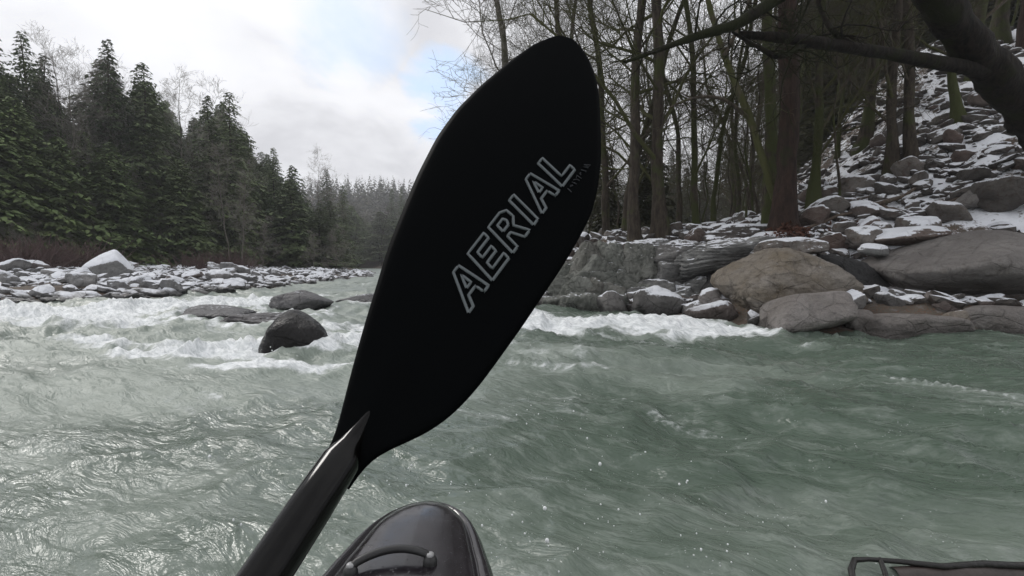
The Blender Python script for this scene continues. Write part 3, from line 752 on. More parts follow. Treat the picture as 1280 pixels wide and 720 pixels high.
for px, py, Yd, k, lab in [(105, 70, 38, 0, 'pale bare tree with upright twigs left of tallest fir'), (122, 95, 41, 1, 'bare alder crown close against the tallest fir'), (232, 100, 44, 0, 'bare round crowned tree between two conifer tops'),
                           (400, 203, 74, 1, 'bare tree with crooked top low on the skyline'), (92, 90, 37, 1, 'faint leafless tree behind the left firs')]:
    x = (px - 640) / FPX * Yd
    place(BP[k], x, Yd, top_h(px, py, x, Yd), lab, 'tree', NT_)
# the body of the forest
cnt = 0; spots = []
tries = 0
while cnt < 150 and tries < 20000:
    tries += 1
    row = random.random()
    y = 25 + 85 * random.random() ** 1.25; px = random.uniform(-60, 470)
    x = (px - 640) / FPX * y; d = dL(x, y)
    lim = 17 - 10 * min(1, max(0, (y - 30) / 40))
    if d < lim or d > lim + 26: continue
    if any((x - a) ** 2 + (y - b_) ** 2 < 2.0 ** 2 for a, b_ in spots): continue
    spots.append((x, y))
    front = d < lim + 5
    s = sil(px) + (6 if not front else random.uniform(25, 100)) + random.uniform(0, 30)
    s = min(s, 300)
    hh = top_h(px, s, x, y)
    if hh < 3: continue
    dd = C[random.choice([2, 3, 5, 3, 2] if front else [0, 1, 2, 5, 4])]
    k_ = hh / dd['p']['_h']
    place(dd, x, y, hh, 'dense green conifer of the forest behind gravel bar' if front else 'dark conifer deeper in forest behind gravel bar', 'tree', 'front row forest conifers' if front else 'inner forest conifers', wid=max(.95, min(k_ * 1.25, 1.5)))
    cnt += 1
n = 0
while n < 62:
    y = random.uniform(50, 120); px = random.uniform(300, 520); x = (px - 640) / FPX * y
    if dL(x, y) < 5: continue
    hh = top_h(px, sil(px) + random.uniform(0, 40) + (0 if n % 3 else 25), x, y); dd = C[random.choice([0, 2, 5, 1])]
    place(dd, x, y, hh, 'conifer of the low forest running down valley', 'tree', 'conifers where the forest runs down valley', wid=max(1.1, min(hh / dd['p']['_h'] * 1.3, 1.6))); n += 1
for i in range(7):
    y = random.uniform(38, 60); px = random.uniform(-10, 440); x = (px - 640) / FPX * y
    place(BP[i % 2], x, y, top_h(px, sil(px) + random.uniform(-8, 90), x, y), 'pale bare alder among the forest conifers', 'tree', 'pale bare alders in the left forest')
for i in range(30):   # far valley
    y = random.uniform(110, 190); px = random.uniform(395, 520); x = (px - 640) / FPX * y
    place(B[1 + i % 3], x, y, max(6, top_h(px, random.uniform(245, 285), x, y)), 'hazy leafless tree far down the valley', 'tree', 'hazy leafless trees down the valley')
for i in range(34):
    y = random.uniform(105, 210); px = random.uniform(380, 600); x = (px - 640) / FPX * y
    place(C[random.choice([0, 1, 2, 4])], x, y, max(8, top_h(px, random.uniform(252, 290), x, y)), 'hazy conifer far down the valley', 'tree', 'hazy conifers down the valley', wid=2.2)
# the wooded hills that close the valley: too many and too far to count
Rf = random.Random(4); LV = []
for i in range(1500):
    y = Rf.uniform(200, 345); px = Rf.uniform(330, 900); x = (px - 640) / FPX * y
    if dL(x, y) < 4 and dR(x, y) < 4: continue
    z0 = gz(x, y); hh = Rf.uniform(7, 17); w0 = hh * Rf.uniform(.16, .26)
    for k in range(34):
        f = (k + Rf.random()) / 34; r_ = w0 * (1 - f) ** .8; a = Rf.uniform(0, 6.28); c = np.array([x + r_ * .6 * math.cos(a), y + r_ * .6 * math.sin(a), z0 + hh * f])
        s_ = .25 + r_ * .55; u_ = np.array([math.cos(a), math.sin(a), -.5]) * s_; v_ = np.array([-math.sin(a), math.cos(a), Rf.uniform(-.3, .3)]) * s_ * .7
        LV += [c - u_ * .5, c + v_, c + u_, c - v_]
LV = np.array(LV)
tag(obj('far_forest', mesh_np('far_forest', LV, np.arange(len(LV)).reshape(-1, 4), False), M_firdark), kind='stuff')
# pale shrubs and red shrubs at the forest edge
for i, px in enumerate([12, 26, 45, 84, 92, 118, 160, 182, 212, 238, 262, 330, 392, 420]):
    y = 27 + i * 1.7 + random.uniform(-1, 1); x = (px - 640) / FPX * y
    place(SHP[0], x, y, random.uniform(2.0, 4.5), 'pale leafless shrub at the edge of the conifer forest', 'shrub', 'pale shrubs at the forest edge')
def red_shrub(seed):
    R = random.Random(seed); T = []
    for i in range(150):
        az = R.uniform(0, 6.28); el = R.uniform(.5, 1.45); L = R.uniform(.6, 1.5); p = np.array([R.gauss(0, .5), R.gauss(0, .3), 0.]); d = np.array([math.cos(az) * math.cos(el), math.sin(az) * math.cos(el), math.sin(el)])
        Q = [p]
        for j in range(4):
            d = d + np.array([R.gauss(0, .18), R.gauss(0, .18), R.gauss(0, .1)]); d /= np.linalg.norm(d); Q.append(Q[-1] + d * L / 4)
        T.append((Q, [.014, .012, .010, .008, .004], 3))
    V, F = tubes(T); return mesh_np('red_shrub', V, F)
rs = [red_shrub(1), red_shrub(2)]
for me in rs: me.materials.append(M_redtwig)
for i, (px, y) in enumerate([(2, 24), (20, 23), (38, 24), (55, 25), (72, 24.5), (90, 26), (106, 26.5), (252, 33), (268, 34), (285, 34), (300, 35), (8, 26), (46, 27)]):
    o = bpy.data.objects.new('red_shrub', rs[i % 2]); COL.objects.link(o); x = (px - 640) / FPX * y
    o.location = (x, y, gz(x, y) - .05); o.rotation_euler = (0, 0, random.uniform(0, 6)); s = random.uniform(.9, 1.5); o.scale = (s * 1.3, s, s * .9)
    tag(o, 'reddish leafless shrub behind the gravel bar cobbles' if px < 200 else 'reddish leafless shrub further along the gravel bar', 'shrub', 'red shrubs by the near gravel bar' if px < 200 else 'red shrubs along the far gravel bar')

# ---- right bank trees, each by its column and distance
for px, Yd, w, d, hh, lab in [
    (662, 21, 15, BP[0], 20, 'straight pale trunk rising behind the paddle tip'),
    (700, 19, 12, B[0], 19, 'spreading twiggy tree behind the tip of paddle blade'),
    (757, 17, 12, B[1], 18, 'dark slim trunk just right of paddle edge'),
    (779, 16, 11, B[3], 17, 'thin dark trunk above the outcrop columns'),
    (796, 13.6, 19, B[2], 19, 'stout trunk above outcrop left of its stout neighbour'),
    (823, 13.8, 20, B[0], 20, 'stout trunk above outcrop right of its stout neighbour'),
    (845, 17.5, 9, B[3], 16, 'slim trunk just right of the two stout trunks'),
    (869, 15.5, 11, B[1], 18, 'straight dark trunk halfway between stout trunks and red trunk'),
    (892, 17.5, 8, B[3], 15, 'crooked thin trunk rooted in snow beyond the layered slab'),
    (918, 20, 7, B[1], 15, 'thin straight trunk farther back over snow patch'),
    (1016, 14.5, 14, B[0], 20, 'knotty dark trunk rooted on snow right of red trunk'),
    (1040, 19, 6, B[3], 15, 'thin leaning stem between knotty trunk and ridge trunk'),
    (1072, 18, 17, B[2], 21, 'dark trunk flaring at its foot on the snowy ridge'),
    (1108, 14.5, 15, B[0], 20, 'left trunk of the close pair on the snowy slope'),
    (1137, 14.2, 16, B[2], 20, 'right trunk of the close pair on the snowy slope'),
    (1188, 15, 13, B[1], 19, 'trunk standing on bright snow just left of leaning tree'),
    (1213, 17, 20, B[2], 22, 'thick upright trunk behind the leaning tree'),
    (1240, 19, 20, B[0], 22, 'thick dark trunk high on slope right of leaning tree'),
    (1272, 18, 22, BR[0], 22, 'thick trunk at the right edge high on slope')]:
    x = (px - 640) / FPX * Yd
    r_target = w * .78 / 2 / FPX * Yd; base_r = {0: .20}.get(0)
    r0 = {B[0]['p'].name: .20, B[1]['p'].name: .14, B[2]['p'].name: .22, B[3]['p'].name: .12, BP[0]['p'].name: .13, BR[0]['p'].name: .24}[d['p'].name]
    place(d, x, Yd, hh, lab, 'tree', 'trees on the rocky slope', wid=max(.62, r_target / r0))
# the big red-brown trunk with spreading roots
red = bare_tree(77, 20, .24, .3, n1=22, start=.3, trunk_mat=M_barkred, wander=.10, name='red_barked_tree')
Yd = 11.6; x = (979 - 640) / FPX * Yd
red.location = (x, Yd, gz(x, Yd) - .05); tag(red, 'thick red brown trunk with roots spread on rocks above tan boulder', 'tree', 'trees on the rocky slope')
T = []
for i in range(9):
    a = i * .7 + .2; L = random.uniform(.6, 1.2)
    Q = [(0, 0, .55), (.2 * math.cos(a), .2 * math.sin(a), .22), (.5 * L * math.cos(a + .1), .5 * L * math.sin(a + .1), .02 + .1 * math.cos(a)), (L * math.cos(a + .3), L * math.sin(a + .3), -.15 + .38 * L * math.cos(a))]
    T.append((Q, [.13, .10, .06, .02], 6))
V, F = tubes(T); obj('roots', mesh_np('roots', V, F), M_barkred, red)
# crooked stem leaning off its foot
def custom_tree(name, label, trunk, trunk_r, boughs, mat, twigmat, seed, twigs=True, group=None, nt_=9, tl=1.0):
    R = random.Random(seed); b0 = np.array(trunk[0]); root = empty(name, tuple(b0))
    def dens(pts, k=6):
        pts = np.array(pts, float); t = np.linspace(0, len(pts) - 1, (len(pts) - 1) * k + 1); i = np.clip(t.astype(int), 0, len(pts) - 2); f = (t - i)[:, None]
        p0 = pts[np.clip(i - 1, 0, None)]; p1 = pts[i]; p2 = pts[i + 1]; p3 = pts[np.clip(i + 2, None, len(pts) - 1)]
        return .5 * ((2 * p1) + (-p0 + p2) * f + (2 * p0 - 5 * p1 + 4 * p2 - p3) * f * f + (-p0 + 3 * p1 - 3 * p2 + p3) * f ** 3)
    def body(pts, rad, k=12, lump=.08):
        q = dens(np.array(pts) - b0, 14); r = np.interp(np.linspace(0, 1, len(q)), np.linspace(0, 1, len(rad)), rad)
        V, F = tubes([(q, r, k)])
        for i in range(len(V)):
            c = q[i // k]; nz = mnoise.fractal(Vector(V[i]) * 2.2, 1., 2., 4); V[i] = c + (V[i] - c) * (1 + lump * 1.6 * nz + lump * .8 * mnoise.noise(Vector(V[i]) * 9))
        return V, F, q, r
    V, F, q, r = body(trunk, trunk_r, 28, .13); obj('trunk', mesh_np('trunk', V, F), mat, root)
    for pts, rad in boughs:
        V, F, q, r = body(pts, rad, 9, .10); o = obj('branch', mesh_np('branch', V, F), mat, root)
        if twigs:
            out = []
            def gr(p, d, L, r_, lv):
                Q = [p]; dd = d
                for j in range(4):
                    dd = dd + np.array([R.gauss(0, .2), R.gauss(0, .2), R.gauss(0, .2)]); dd = dd / np.linalg.norm(dd); Q.append(Q[-1] + dd * L / 4)
                out.append((Q, np.linspace(r_, max(.0025, r_ * .3), 5), 4))
                if lv < 3:
                    for c in range(4): k = R.randint(1, 4); v = np.array([R.gauss(0, 1), R.gauss(0, 1), R.gauss(0, 1)]); v /= np.linalg.norm(v); gr(Q[k], (dd + v * .9) / np.linalg.norm(dd + v * .9), L * .5, r_ * .5, lv + 1)
            for k in range(nt_):
                i = R.randint(len(q) // 6, len(q) - 1); v = np.array([R.gauss(0, 1), R.gauss(0, 1), R.gauss(.1, .8)]); v /= np.linalg.norm(v)
                gr(q[i], v, R.uniform(.4, 1.1) * tl, min(.02, r[i] * .4), 1)
            V, F = tubes(out); obj('twigs', mesh_np('twigs', V, F), twigmat, o)
    tag(root, label, 'tree', group)
    return root
b0 = P(1375, 230, 11.3); b0[2] = gz(b0[0], 11.3) - .3
custom_tree('leaning_tree', 'massive dark mossy tree leaning out across the upper right corner', [b0, P(1318, 172, 10.9), P(1258, 108, 10.2), P(1208, 50, 9.6), P(1168, -12, 9.1), P(1110, -120, 8.4), P(1080, -260, 7.9), P(1050, -420, 7.6)],
            [.58, .44, .34, .30, .27, .24, .19, .11],
            [([P(1230, 88, 9.8), P(1160, 76, 9.4), P(1085, 63, 8.9), P(1010, 52, 8.3), P(965, 46, 8.1), P(924, 43, 8.0)], [.14, .115, .10, .095, .075, .05]),
             ([P(1010, 52, 8.3), P(975, 70, 8.1), P(950, 60, 8.0), P(915, 40, 7.9)], [.06, .045, .035, .02]),
             ([P(1090, -140, 8.2), P(1030, -50, 8.0), P(975, -5, 7.9), P(925, 28, 7.8), P(872, 45, 7.7), P(830, 60, 7.7), P(780, 78, 7.6)], [.16, .13, .09, .085, .06, .04, .02]),
             ([P(1070, 60, 8.7), P(1042, 40, 8.6), P(1025, 10, 8.6), P(1010, -40, 8.6)], [.06, .045, .03, .02]),
             ([P(1100, -150, 8.2), P(1010, -120, 7.9), P(900, -60, 7.7), P(800, -20, 7.6)], [.12, .09, .06, .03])], M_lean, M_lean, 5, nt_=12)
b1 = P(985, 268, 11.9); b1[2] = gz(b1[0], 11.9) - .1
custom_tree('crooked_tree', 'pale crooked stem curving up left from red brown trunk', [b1, P(958, 215, 11.9), P(938, 150, 12.0), P(915, 95, 12.1), P(893, 30, 12.2), P(870, -60, 12.3)], [.10, .085, .08, .07, .06, .04],
            [([P(938, 150, 12), P(905, 125, 11.8), P(870, 122, 11.6), P(835, 135, 11.4)], [.05, .04, .03, .015]), ([P(905, 70, 12.1), P(930, 20, 12), P(948, -40, 12)], [.05, .04, .02])], M_twig, M_twig, 6, nt_=8)
b2 = P(960, 262, 12.6); b2[2] = gz(b2[0], 12.6) - .1
custom_tree('dark_tree', 'dark straight trunk close behind the red brown trunk', [b2, P(964, 150, 12.6), P(958, 0, 12.6), P(955, -200, 12.6)], [.17, .13, .12, .09], [([P(960, 60, 12.6), P(990, -10, 12.4), P(1010, -90, 12.2)], [.05, .04, .02])], M_bark, M_twig, 8, nt_=6)
for i in range(30):
    y = random.uniform(12.5, 34); px = random.uniform(700, 1270); x = (px - 640) / FPX * y
    if dR(x, y) < 2: continue
    place(SP[i % 2], x, y, random.uniform(4, 9), 'thin leafless sapling among the slope trees', 'sapling', 'saplings on the rocky slope')
# bare woods farther up the right bank: sky shows between them
n = 0
while n < 32:
    y = random.uniform(22, 80); px = random.uniform(590, 985); x = (px - 640) / FPX * y
    if dR(x, y) < 3: continue
    place(random.choice(B + BP[:1]), x, y, random.uniform(13, 22), 'leafless tree in the thin woods behind the outcrop', 'tree', 'leafless woods behind the outcrop'); n += 1
n = 0
while n < 3:
    y = random.uniform(16, 26); px = random.uniform(742, 860); x = (px - 640) / FPX * y
    if dR(x, y) < 2.5: continue
    place(CD[2], x, y, random.uniform(3.0, 5.5), 'small dark evergreen under the bare trees behind outcrop', 'tree', 'small evergreens behind the outcrop'); n += 1
n = 0
while n < 50:
    y = random.uniform(32, 75); px = random.uniform(1000, 1400); x = (px - 640) / FPX * y
    if dR(x, y) < 8: continue
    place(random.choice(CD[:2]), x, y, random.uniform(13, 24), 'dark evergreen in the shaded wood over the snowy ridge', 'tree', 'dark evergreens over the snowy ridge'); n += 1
n = 0
while n < 8:
    y = random.uniform(60, 110); px = random.uniform(820, 985); x = (px - 640) / FPX * y
    place(random.choice(CD[:2]), x, y, max(4, top_h(px, random.uniform(175, 215) - max(0, px - 900) * .8, x, y)), 'distant evergreen between bare trunks beyond the outcrop', 'tree', 'distant evergreens beyond the outcrop'); n += 1

# fallen logs and snowy sticks on the slope
def log(name, label, pts, rad, mat, group=None, cat='log'):
    pts = np.array(pts); b_ = pts[0].copy(); T = [(pts - b_, rad, 8)]
    V, F = tubes(T); o = obj(name, mesh_np(name, V, F), mat); o.location = tuple(b_); return tag(o, label, cat, group)
M_log = bark('snowy_log_bark', (.06, .045, .035), (.12, .095, .075), (.04, .045, .02), .62, snow=True)
def on_ground(px, Y, dz=.06): x = (px - 640) / FPX * Y; return np.array([x, Y, gz(x, Y) + dz])
for (a, ya, b_, yb, r, lab) in [(1055, 12.2, 1150, 12.6, .06, 'snow lined log lying across slope below the trunk pair'), (1100, 12.0, 1125, 11.6, .07, 'short curved root log below left trunk of the pair'), (880, 12.2, 960, 12.0, .05, 'brown log lying left of the red brown trunk'),
                             (1000, 11.5, 1090, 11.8, .035, 'thin snowy stick right of the red brown trunk'), (1150, 11.2, 1235, 11.6, .04, 'thin snowy stick below the bare grey boulder'), (1020, 13.4, 1085, 13.2, .04, 'snowy stick beside foot of the knotty trunk')]:
    log('fallen_log', lab, [on_ground(a + (b_ - a) * t, ya + (yb - ya) * t, .10 + .05 * math.sin(t * 3)) for t in (0, .25, .5, .75, 1)], [r, r * 1.05, r, r * .8, r * .5], M_log)
# rusty fern clumps by the outcrop top
M_rust = simple('rusty_fern', (.075, .035, .024), .8, .2, .4, 8)
def fern(seed):
    R = random.Random(seed); L = []
    for i in range(420):
        az = R.uniform(0, 6.28); rr = R.uniform(0, .4); p = np.array([rr * math.cos(az), rr * math.sin(az), R.uniform(.0, .30) * (1 - rr)]); d = np.array([R.gauss(0, 1), R.gauss(0, 1), R.gauss(0, .6)]); d /= np.linalg.norm(d); e = np.cross(d, [R.gauss(0, 1), R.gauss(0, 1), 1]); e /= np.linalg.norm(e)
        L.append((p, p + d * .05 + e * .018, p + d * .10, p + d * .05 - e * .018))
    V = np.array(L).reshape(-1, 3); me = mesh_np('fern', V, np.arange(len(V)).reshape(-1, 4), False); me.materials.append(M_rust); return me
fm_ = fern(3)
for i, (px, Yd, lab) in enumerate([(838, 12.4, 'rusty red fern clump left of two beside outcrop top'), (862, 12.2, 'rusty red fern clump right of two beside outcrop top'), (1055, 10.9, 'rusty fern clump among stones above the dark gap'), (985, 11.0, 'rusty fern clump at roots of the red brown trunk')]):
    o = bpy.data.objects.new('fern', fm_); COL.objects.link(o); o.location = tuple(on_ground(px, Yd, .05)); o.rotation_euler = (0, 0, i); o.scale = (1.1, 1.1, 1.2); tag(o, lab, 'fern')

# ------------------------------------------------------------------ kayak
M_hull, nt, b = material('black_plastic_hull')
geo = nt.new('ShaderNodeNewGeometry'); pos = geo.outputs['Position']
nn = nt.noise(pos, 18, 5, .6)
nt.put(b.inputs['Base Color'], nt.mix(nt.rng(nn, .35, .7, 0, 1), (.012, .010, .012), (.020, .017, .020)))
nt.put(b.inputs['Roughness'], nt.rng(nt.noise(pos, 30, 4), .3, .7, .10, .24))
b.inputs['Specular IOR Level'].default_value = .6
vor = nt.new('ShaderNodeTexVoronoi'); nt.put(vor.inputs['Vector'], pos); vor.inputs['Scale'].default_value = 130
drop = nt.math('MULTIPLY', nt.math('SUBTRACT', 1.0, nt.smooth(vor.outputs['Distance'], .0, .38)), nt.smooth(nt.noise(pos, 60, 2), .55, .6))
nt.put(b.inputs['Normal'], nt.bump(nt.math('ADD', drop, nt.math('MULTIPLY', nt.noise(pos, 7, 2), .8)), .25, .005))
M_steel = simple('bolt_steel', (.3, .3, .3), .3, .6)
M_black = simple('black_webbing', (.015, .015, .015), .45, .5)
NY = 1.43; kx = -.205
kroot = empty('kayak', (kx, 0, 0), 0.02)
LEN = 2.55
def kw(t):   # half width at distance t behind the nose
    ks = [(0, 0), (.015, .045), (.04, .078), (.08, .110), (.14, .138), (.22, .162), (.33, .188), (.5, .225), (.8, .28), (1.2, .32), (1.6, .32), (2.0, .26), (2.3, .18), (2.45, .11), (2.53, .05), (2.55, 0)]
    return np.interp(t, [k[0] for k in ks], [k[1] for k in ks])
tt = np.concatenate([[0], .02 * (np.arange(1, 9) / 8) ** 2, np.linspace(.028, .3, 22), np.linspace(.32, 2.4, 50), LEN - .15 * (np.linspace(1, 0, 12)) ** 2])
tt = np.unique(np.round(tt, 5)); wv = kw(tt)
wv = np.convolve(np.pad(wv, 1, 'edge'), [.25, .5, .25], 'valid'); wv[0] = wv[-1] = 0
out2 = [(w_, NY - t_) for t_, w_ in zip(tt, wv)] + [(-w_, NY - t_) for t_, w_ in list(zip(tt, wv))[-2:0:-1]]
O2 = np.array(out2); n2 = len(O2)
spine_y = np.clip(O2[:, 1], NY - LEN + .3, NY - .17)
def deckz(y):
    t = NY - y; return np.interp(t, [0, .2, .5, 1.0, 1.3, 1.9, 2.55], [.345, .352, .35, .37, .36, .28, .30])
def botz(y):
    t = NY - y; return np.interp(t, [0, .15, .4, .8, 1.6, 2.2, 2.55], [.20, .08, -.02, -.07, -.07, .02, .18])
rings = []
prof = [(.0, .018), (.35, .016), (.58, .010), (.70, .002), (.745, -.004), (.765, -.016), (.80, -.016), (.825, -.006), (.90, -.012), (.96, -.026), (.99, -.045), (1.0, -.07)]
for s, dz in prof:
    xx = O2[:, 0] * s; yy = spine_y + (O2[:, 1] - spine_y) * s
    rings.append(np.stack([xx, yy, deckz(yy) + dz], -1))
for f, s in [(.25, 1.0), (.5, .97), (.75, .88), (.92, .68), (1.0, .40), (1.0, .0)]:
    yy = spine_y + (O2[:, 1] - spine_y) * s; top = deckz(O2[:, 1]) - .07; bo = botz(O2[:, 1])
    rings.append(np.stack([O2[:, 0] * s, yy, top + (bo - top) * f], -1))
V = np.concatenate(rings); i = np.arange(len(rings) - 1)[:, None] * n2; j = np.arange(n2)[None]; j2 = (j + 1) % n2
F = np.stack([i + j, i + j2, i + n2 + j2, i + n2 + j], -1).reshape(-1, 4)
obj('hull', mesh_np('hull', V, F), M_hull, kroot)
# cockpit rim and spray skirt
cr = [(.22 * math.cos(a), .28 + .40 * math.sin(a), .395 + .01 * math.sin(a)) for a in np.linspace(0, 2 * PI, 41)]
V, F = tubes([(cr, [.014] * 41, 8)]); obj('cockpit_rim', mesh_np('cockpit_rim', V, F), M_black, kroot)
Vs_ = []; rr = [1, .8, .5, .25, 0]; hz = [.40, .43, .47, .50, .505]
for r_, h_ in zip(rr, hz):
    for a in np.linspace(0, 2 * PI, 40, endpoint=False): Vs_.append((.215 * r_ * math.cos(a), .28 - .1 * (1 - r_) + .39 * r_ * math.sin(a), h_ - .03))
i = np.arange(4)[:, None] * 40; j = np.arange(40)[None]; j2 = (j + 1) % 40
obj('spray_skirt', mesh_np('spray_skirt', Vs_, np.stack([i + j, i + j2, i + 40 + j2, i + 40 + j], -1).reshape(-1, 4)), M_black, kroot)
# grab handle with its two bolts, and the moulded pad under it
def loc(p): return np.array(p) - np.array([kx, 0, 0])
ha = G(451, 709, .372); hb = G(550, 697, .380)
hp = []
for s in np.linspace(0, 1, 15):
    q = ha * (1 - s) + hb * s; arc = math.sin(s * PI)
    hp.append(loc(q + np.array([0, .022 * arc, .016 * arc ** .5])))
V, F = tubes([(hp, [.0075] + [.0085] * 13 + [.0075], 10)])
hm = obj('grab_handle', mesh_np('grab_handle', V, F), M_black, kroot)
def disc(c, r, h, k=20):
    vs = []
    for zz, rr_ in ((0, r), (h * .6, r), (h, r * .7), (h, 0)):
        for a in range(k): vs.append((c[0] + rr_ * math.cos(a * 2 * PI / k), c[1] + rr_ * math.sin(a * 2 * PI / k), c[2] + zz))
    i = np.arange(3)[:, None] * k; j = np.arange(k)[None]; j2 = (j + 1) % k
    return np.array(vs), np.stack([i + j, i + j2, i + k + j2, i + k + j], -1).reshape(-1, 4)
for e in (hp[0], hp[-1]):
    V, F = disc((e[0], e[1], e[2] - .020), .015, .024); obj('handle_foot', mesh_np('handle_foot', V, F), M_black, hm)
    V, F = disc((e[0], e[1], e[2] + .004), .0085, .006); obj('bolt', mesh_np('bolt', V, F), M_steel, hm)
tag(kroot, 'glossy black kayak bow with grab handle poking into the frame on green water', 'kayak')

# ------------------------------------------------------------------ paddle
M_blade, nt, b = material('black_carbon_blade')
b.inputs['Base Color'].default_value = (.0012, .0016, .0019, 1); b.inputs['Roughness'].default_value = .6; b.inputs['Specular IOR Level'].default_value = .03
M_letter = simple('grey_lettering', (.12, .135, .14), .6, .2)
M_smear = simple('worn_pale_print', (.035, .038, .042), .7, .2)
M_shaft, nt, b = material('grey_carbon_shaft')
geo = nt.new('ShaderNodeNewGeometry')
nz = nt.noise(nt.mapping(geo.outputs['Position'], (1, 1, 1)), 55, 5, .7)
nt.put(b.inputs['Base Color'], nt.mix(nt.rng(nz, .3, .7, 0, 1), (.001, .001, .001), (.005, .0045, .004))); b.inputs['Roughness'].default_value = .14; b.inputs['Specular IOR Level'].default_value = .2
thr = P(432, 568, .42); tip = P(712, 37, .62)
axis = tip - thr; BL = np.linalg.norm(axis); axis /= BL
rgt = np.array([.86, .18, .47]); rgt -= axis * (rgt @ axis); rgt /= np.linalg.norm(rgt)
nrm = np.cross(rgt, axis); nrm /= np.linalg.norm(nrm)
if nrm @ (np.array([0, 0, H]) - thr) < 0: nrm = -nrm
def onplane(px, py, off=0.0):
    d = ray(px, py); o = np.array([0, 0, H]); t = ((thr + nrm * off - o) @ nrm) / (d @ nrm); q = o + d * t - thr
    return q @ axis, q @ rgt
left = [(392, 592), (405, 572), (418, 547), (430, 500), (440, 460), (455, 405), (470, 355), (483, 310), (500, 265), (520, 215), (545, 165), (570, 130), (600, 100), (635, 70), (665, 48), (685, 39), (700, 36)]
right = [(436, 612), (451, 590), (464, 573), (480, 564), (510, 553), (540, 538), (570, 514), (600, 480), (625, 445), (650, 410), (675, 372), (700, 335), (722, 298), (740, 263), (749, 228), (753, 190), (752, 150), (750, 110), (745, 85), (737, 65), (727, 50), (716, 40), (708, 36)]
Lu = np.array([onplane(*p) for p in left]); Ru = np.array([onplane(*p) for p in right])
u0 = max(Lu[0, 0], Ru[0, 0]); u1 = min(Lu[-1, 0], Ru[-1, 0])
us = u0 + (u1 - u0) * (1 - (1 - np.linspace(0, 1, 110)) ** 1.35)
def mono(a):
    k = [0]
    for i_ in range(1, len(a)):
        if a[i_, 0] > a[k[-1], 0] + 1e-5: k.append(i_)
    return a[k]
Lm, Rm = mono(Lu), mono(Ru)
def smooth_interp(u, A):
    y_ = np.interp(u, A[:, 0], A[:, 1])
    for _ in range(2): y_[2:-2] = np.convolve(y_, [.1, .2, .4, .2, .1], 'valid')
    return y_
lv = smooth_interp(us, Lm); rv = smooth_interp(us, Rm)
endv = (lv[-1] + rv[-1]) / 2
def curve_off(u, v, spoon=True):
    return -.10 * np.clip(u / BL, 0, 1) ** 2 * .10 - .9 * (v - .0) ** 2 * .5
NVb = 30; sgrid = np.linspace(-1, 1, NVb)
top_, bot_ = [], []
for k, u in enumerate(us):
    for s in sgrid:
        v = (lv[k] + rv[k]) / 2 + s * (rv[k] - lv[k]) / 2
        f = u / BL; o_ = curve_off(u, v)
        spine = .0035 * math.exp(-(v / .015) ** 2) * max(0, 1 - max(0, f) / .26) ** .8
        th = (.0035 + .004 * max(0, 1 - f)) * (max(0., 1 - s ** 8)) ** .5
        e = th if 0 < k < len(us) - 1 else 0
        top_.append(thr + axis * u + rgt * v + nrm * (o_ + e * .5 + spine * (1 - s ** 2)))
        bot_.append(thr + axis * u + rgt * v + nrm * (o_ - e * .5 - .6 * spine * (1 - s ** 2) - .0004))
nU = len(us); i = np.arange(nU - 1)[:, None] * NVb; j = np.arange(NVb - 1)[None]
Ft = np.stack([i + j, i + j + 1, i + NVb + j + 1, i + NVb + j], -1).reshape(-1, 4); off = nU * NVb
edge = []
ring = [k * NVb for k in range(nU)] + [(nU - 1) * NVb + q for q in range(1, NVb)] + [k * NVb + NVb - 1 for k in range(nU - 2, -1, -1)] + list(range(NVb - 2, 0, -1))
for a_, b_ in zip(ring, ring[1:] + ring[:1]): edge.append((a_, b_, b_ + off, a_ + off))
proot = empty('paddle', tuple(thr))
Vb = np.array(top_ + bot_) - thr
blade = obj('blade', mesh_np('blade', Vb, [Ft, Ft[:, ::-1] + off, np.array(edge)]), M_blade, proot)
# shaft
def pl3(px, py, off): u_, v_ = onplane(px, py); return thr + axis * u_ + rgt * v_ + nrm * off
sp0 = P(425, 578, .405); sp1 = P(330, 722, .335); d_ = sp1 - sp0; d_ /= np.linalg.norm(d_)
in0 = P(462, 520, .435)
pts = [pl3(469, 508, .0035), pl3(454, 532, .0035), pl3(440, 556, .0035), sp0, sp0 + d_ * .04, sp1, sp1 + d_ * .25, sp1 + d_ * .45]
V, F = tubes([(np.array(pts) - thr, [.0012, .0052, .0105, .0158, .0165, .0165, .0165, .0165], 28)])
obj('shaft', mesh_np('shaft', V, F), M_shaft, proot)
# lettering: outlines of the word along the blade
def letter_strokes(word, origin, e_u, hgt, adv, skew=0.28):
    polys = {'A': [[(.0, 0), (.40, 1), (.62, 1), (.86, 0), (.66, 0), (.60, .28), (.30, .28), (.20, 0), (0, 0)], [(.38, .44), (.57, .44), (.51, .78), (.38, .44)]],
             'E': [[(0, 0), (0, 1), (.72, 1), (.72, .80), (.22, .80), (.22, .60), (.62, .60), (.62, .41), (.22, .41), (.22, .20), (.74, .20), (.74, 0), (0, 0)]],
             'R': [[(0, 0), (0, 1), (.52, 1), (.72, .88), (.74, .62), (.56, .45), (.80, 0), (.56, 0), (.36, .40), (.22, .40), (.22, 0), (0, 0)], [(.22, .58), (.22, .82), (.46, .82), (.52, .70), (.46, .58), (.22, .58)]],
             'I': [[(0, 0), (0, 1), (.22, 1), (.22, 0), (0, 0)]],
             'L': [[(0, 0), (0, 1), (.22, 1), (.22, .20), (.66, .20), (.66, 0), (0, 0)]]}
    res = []; cur = 0
    for ch in word:
        for pl in polys[ch]:
            res.append([((cur + x_ + skew * y_) * hgt * adv, y_ * hgt) for x_, y_ in pl])
        cur += {'A': 1.02, 'E': .92, 'R': .98, 'I': .42, 'L': .8}[ch]
    return res, cur * hgt * adv
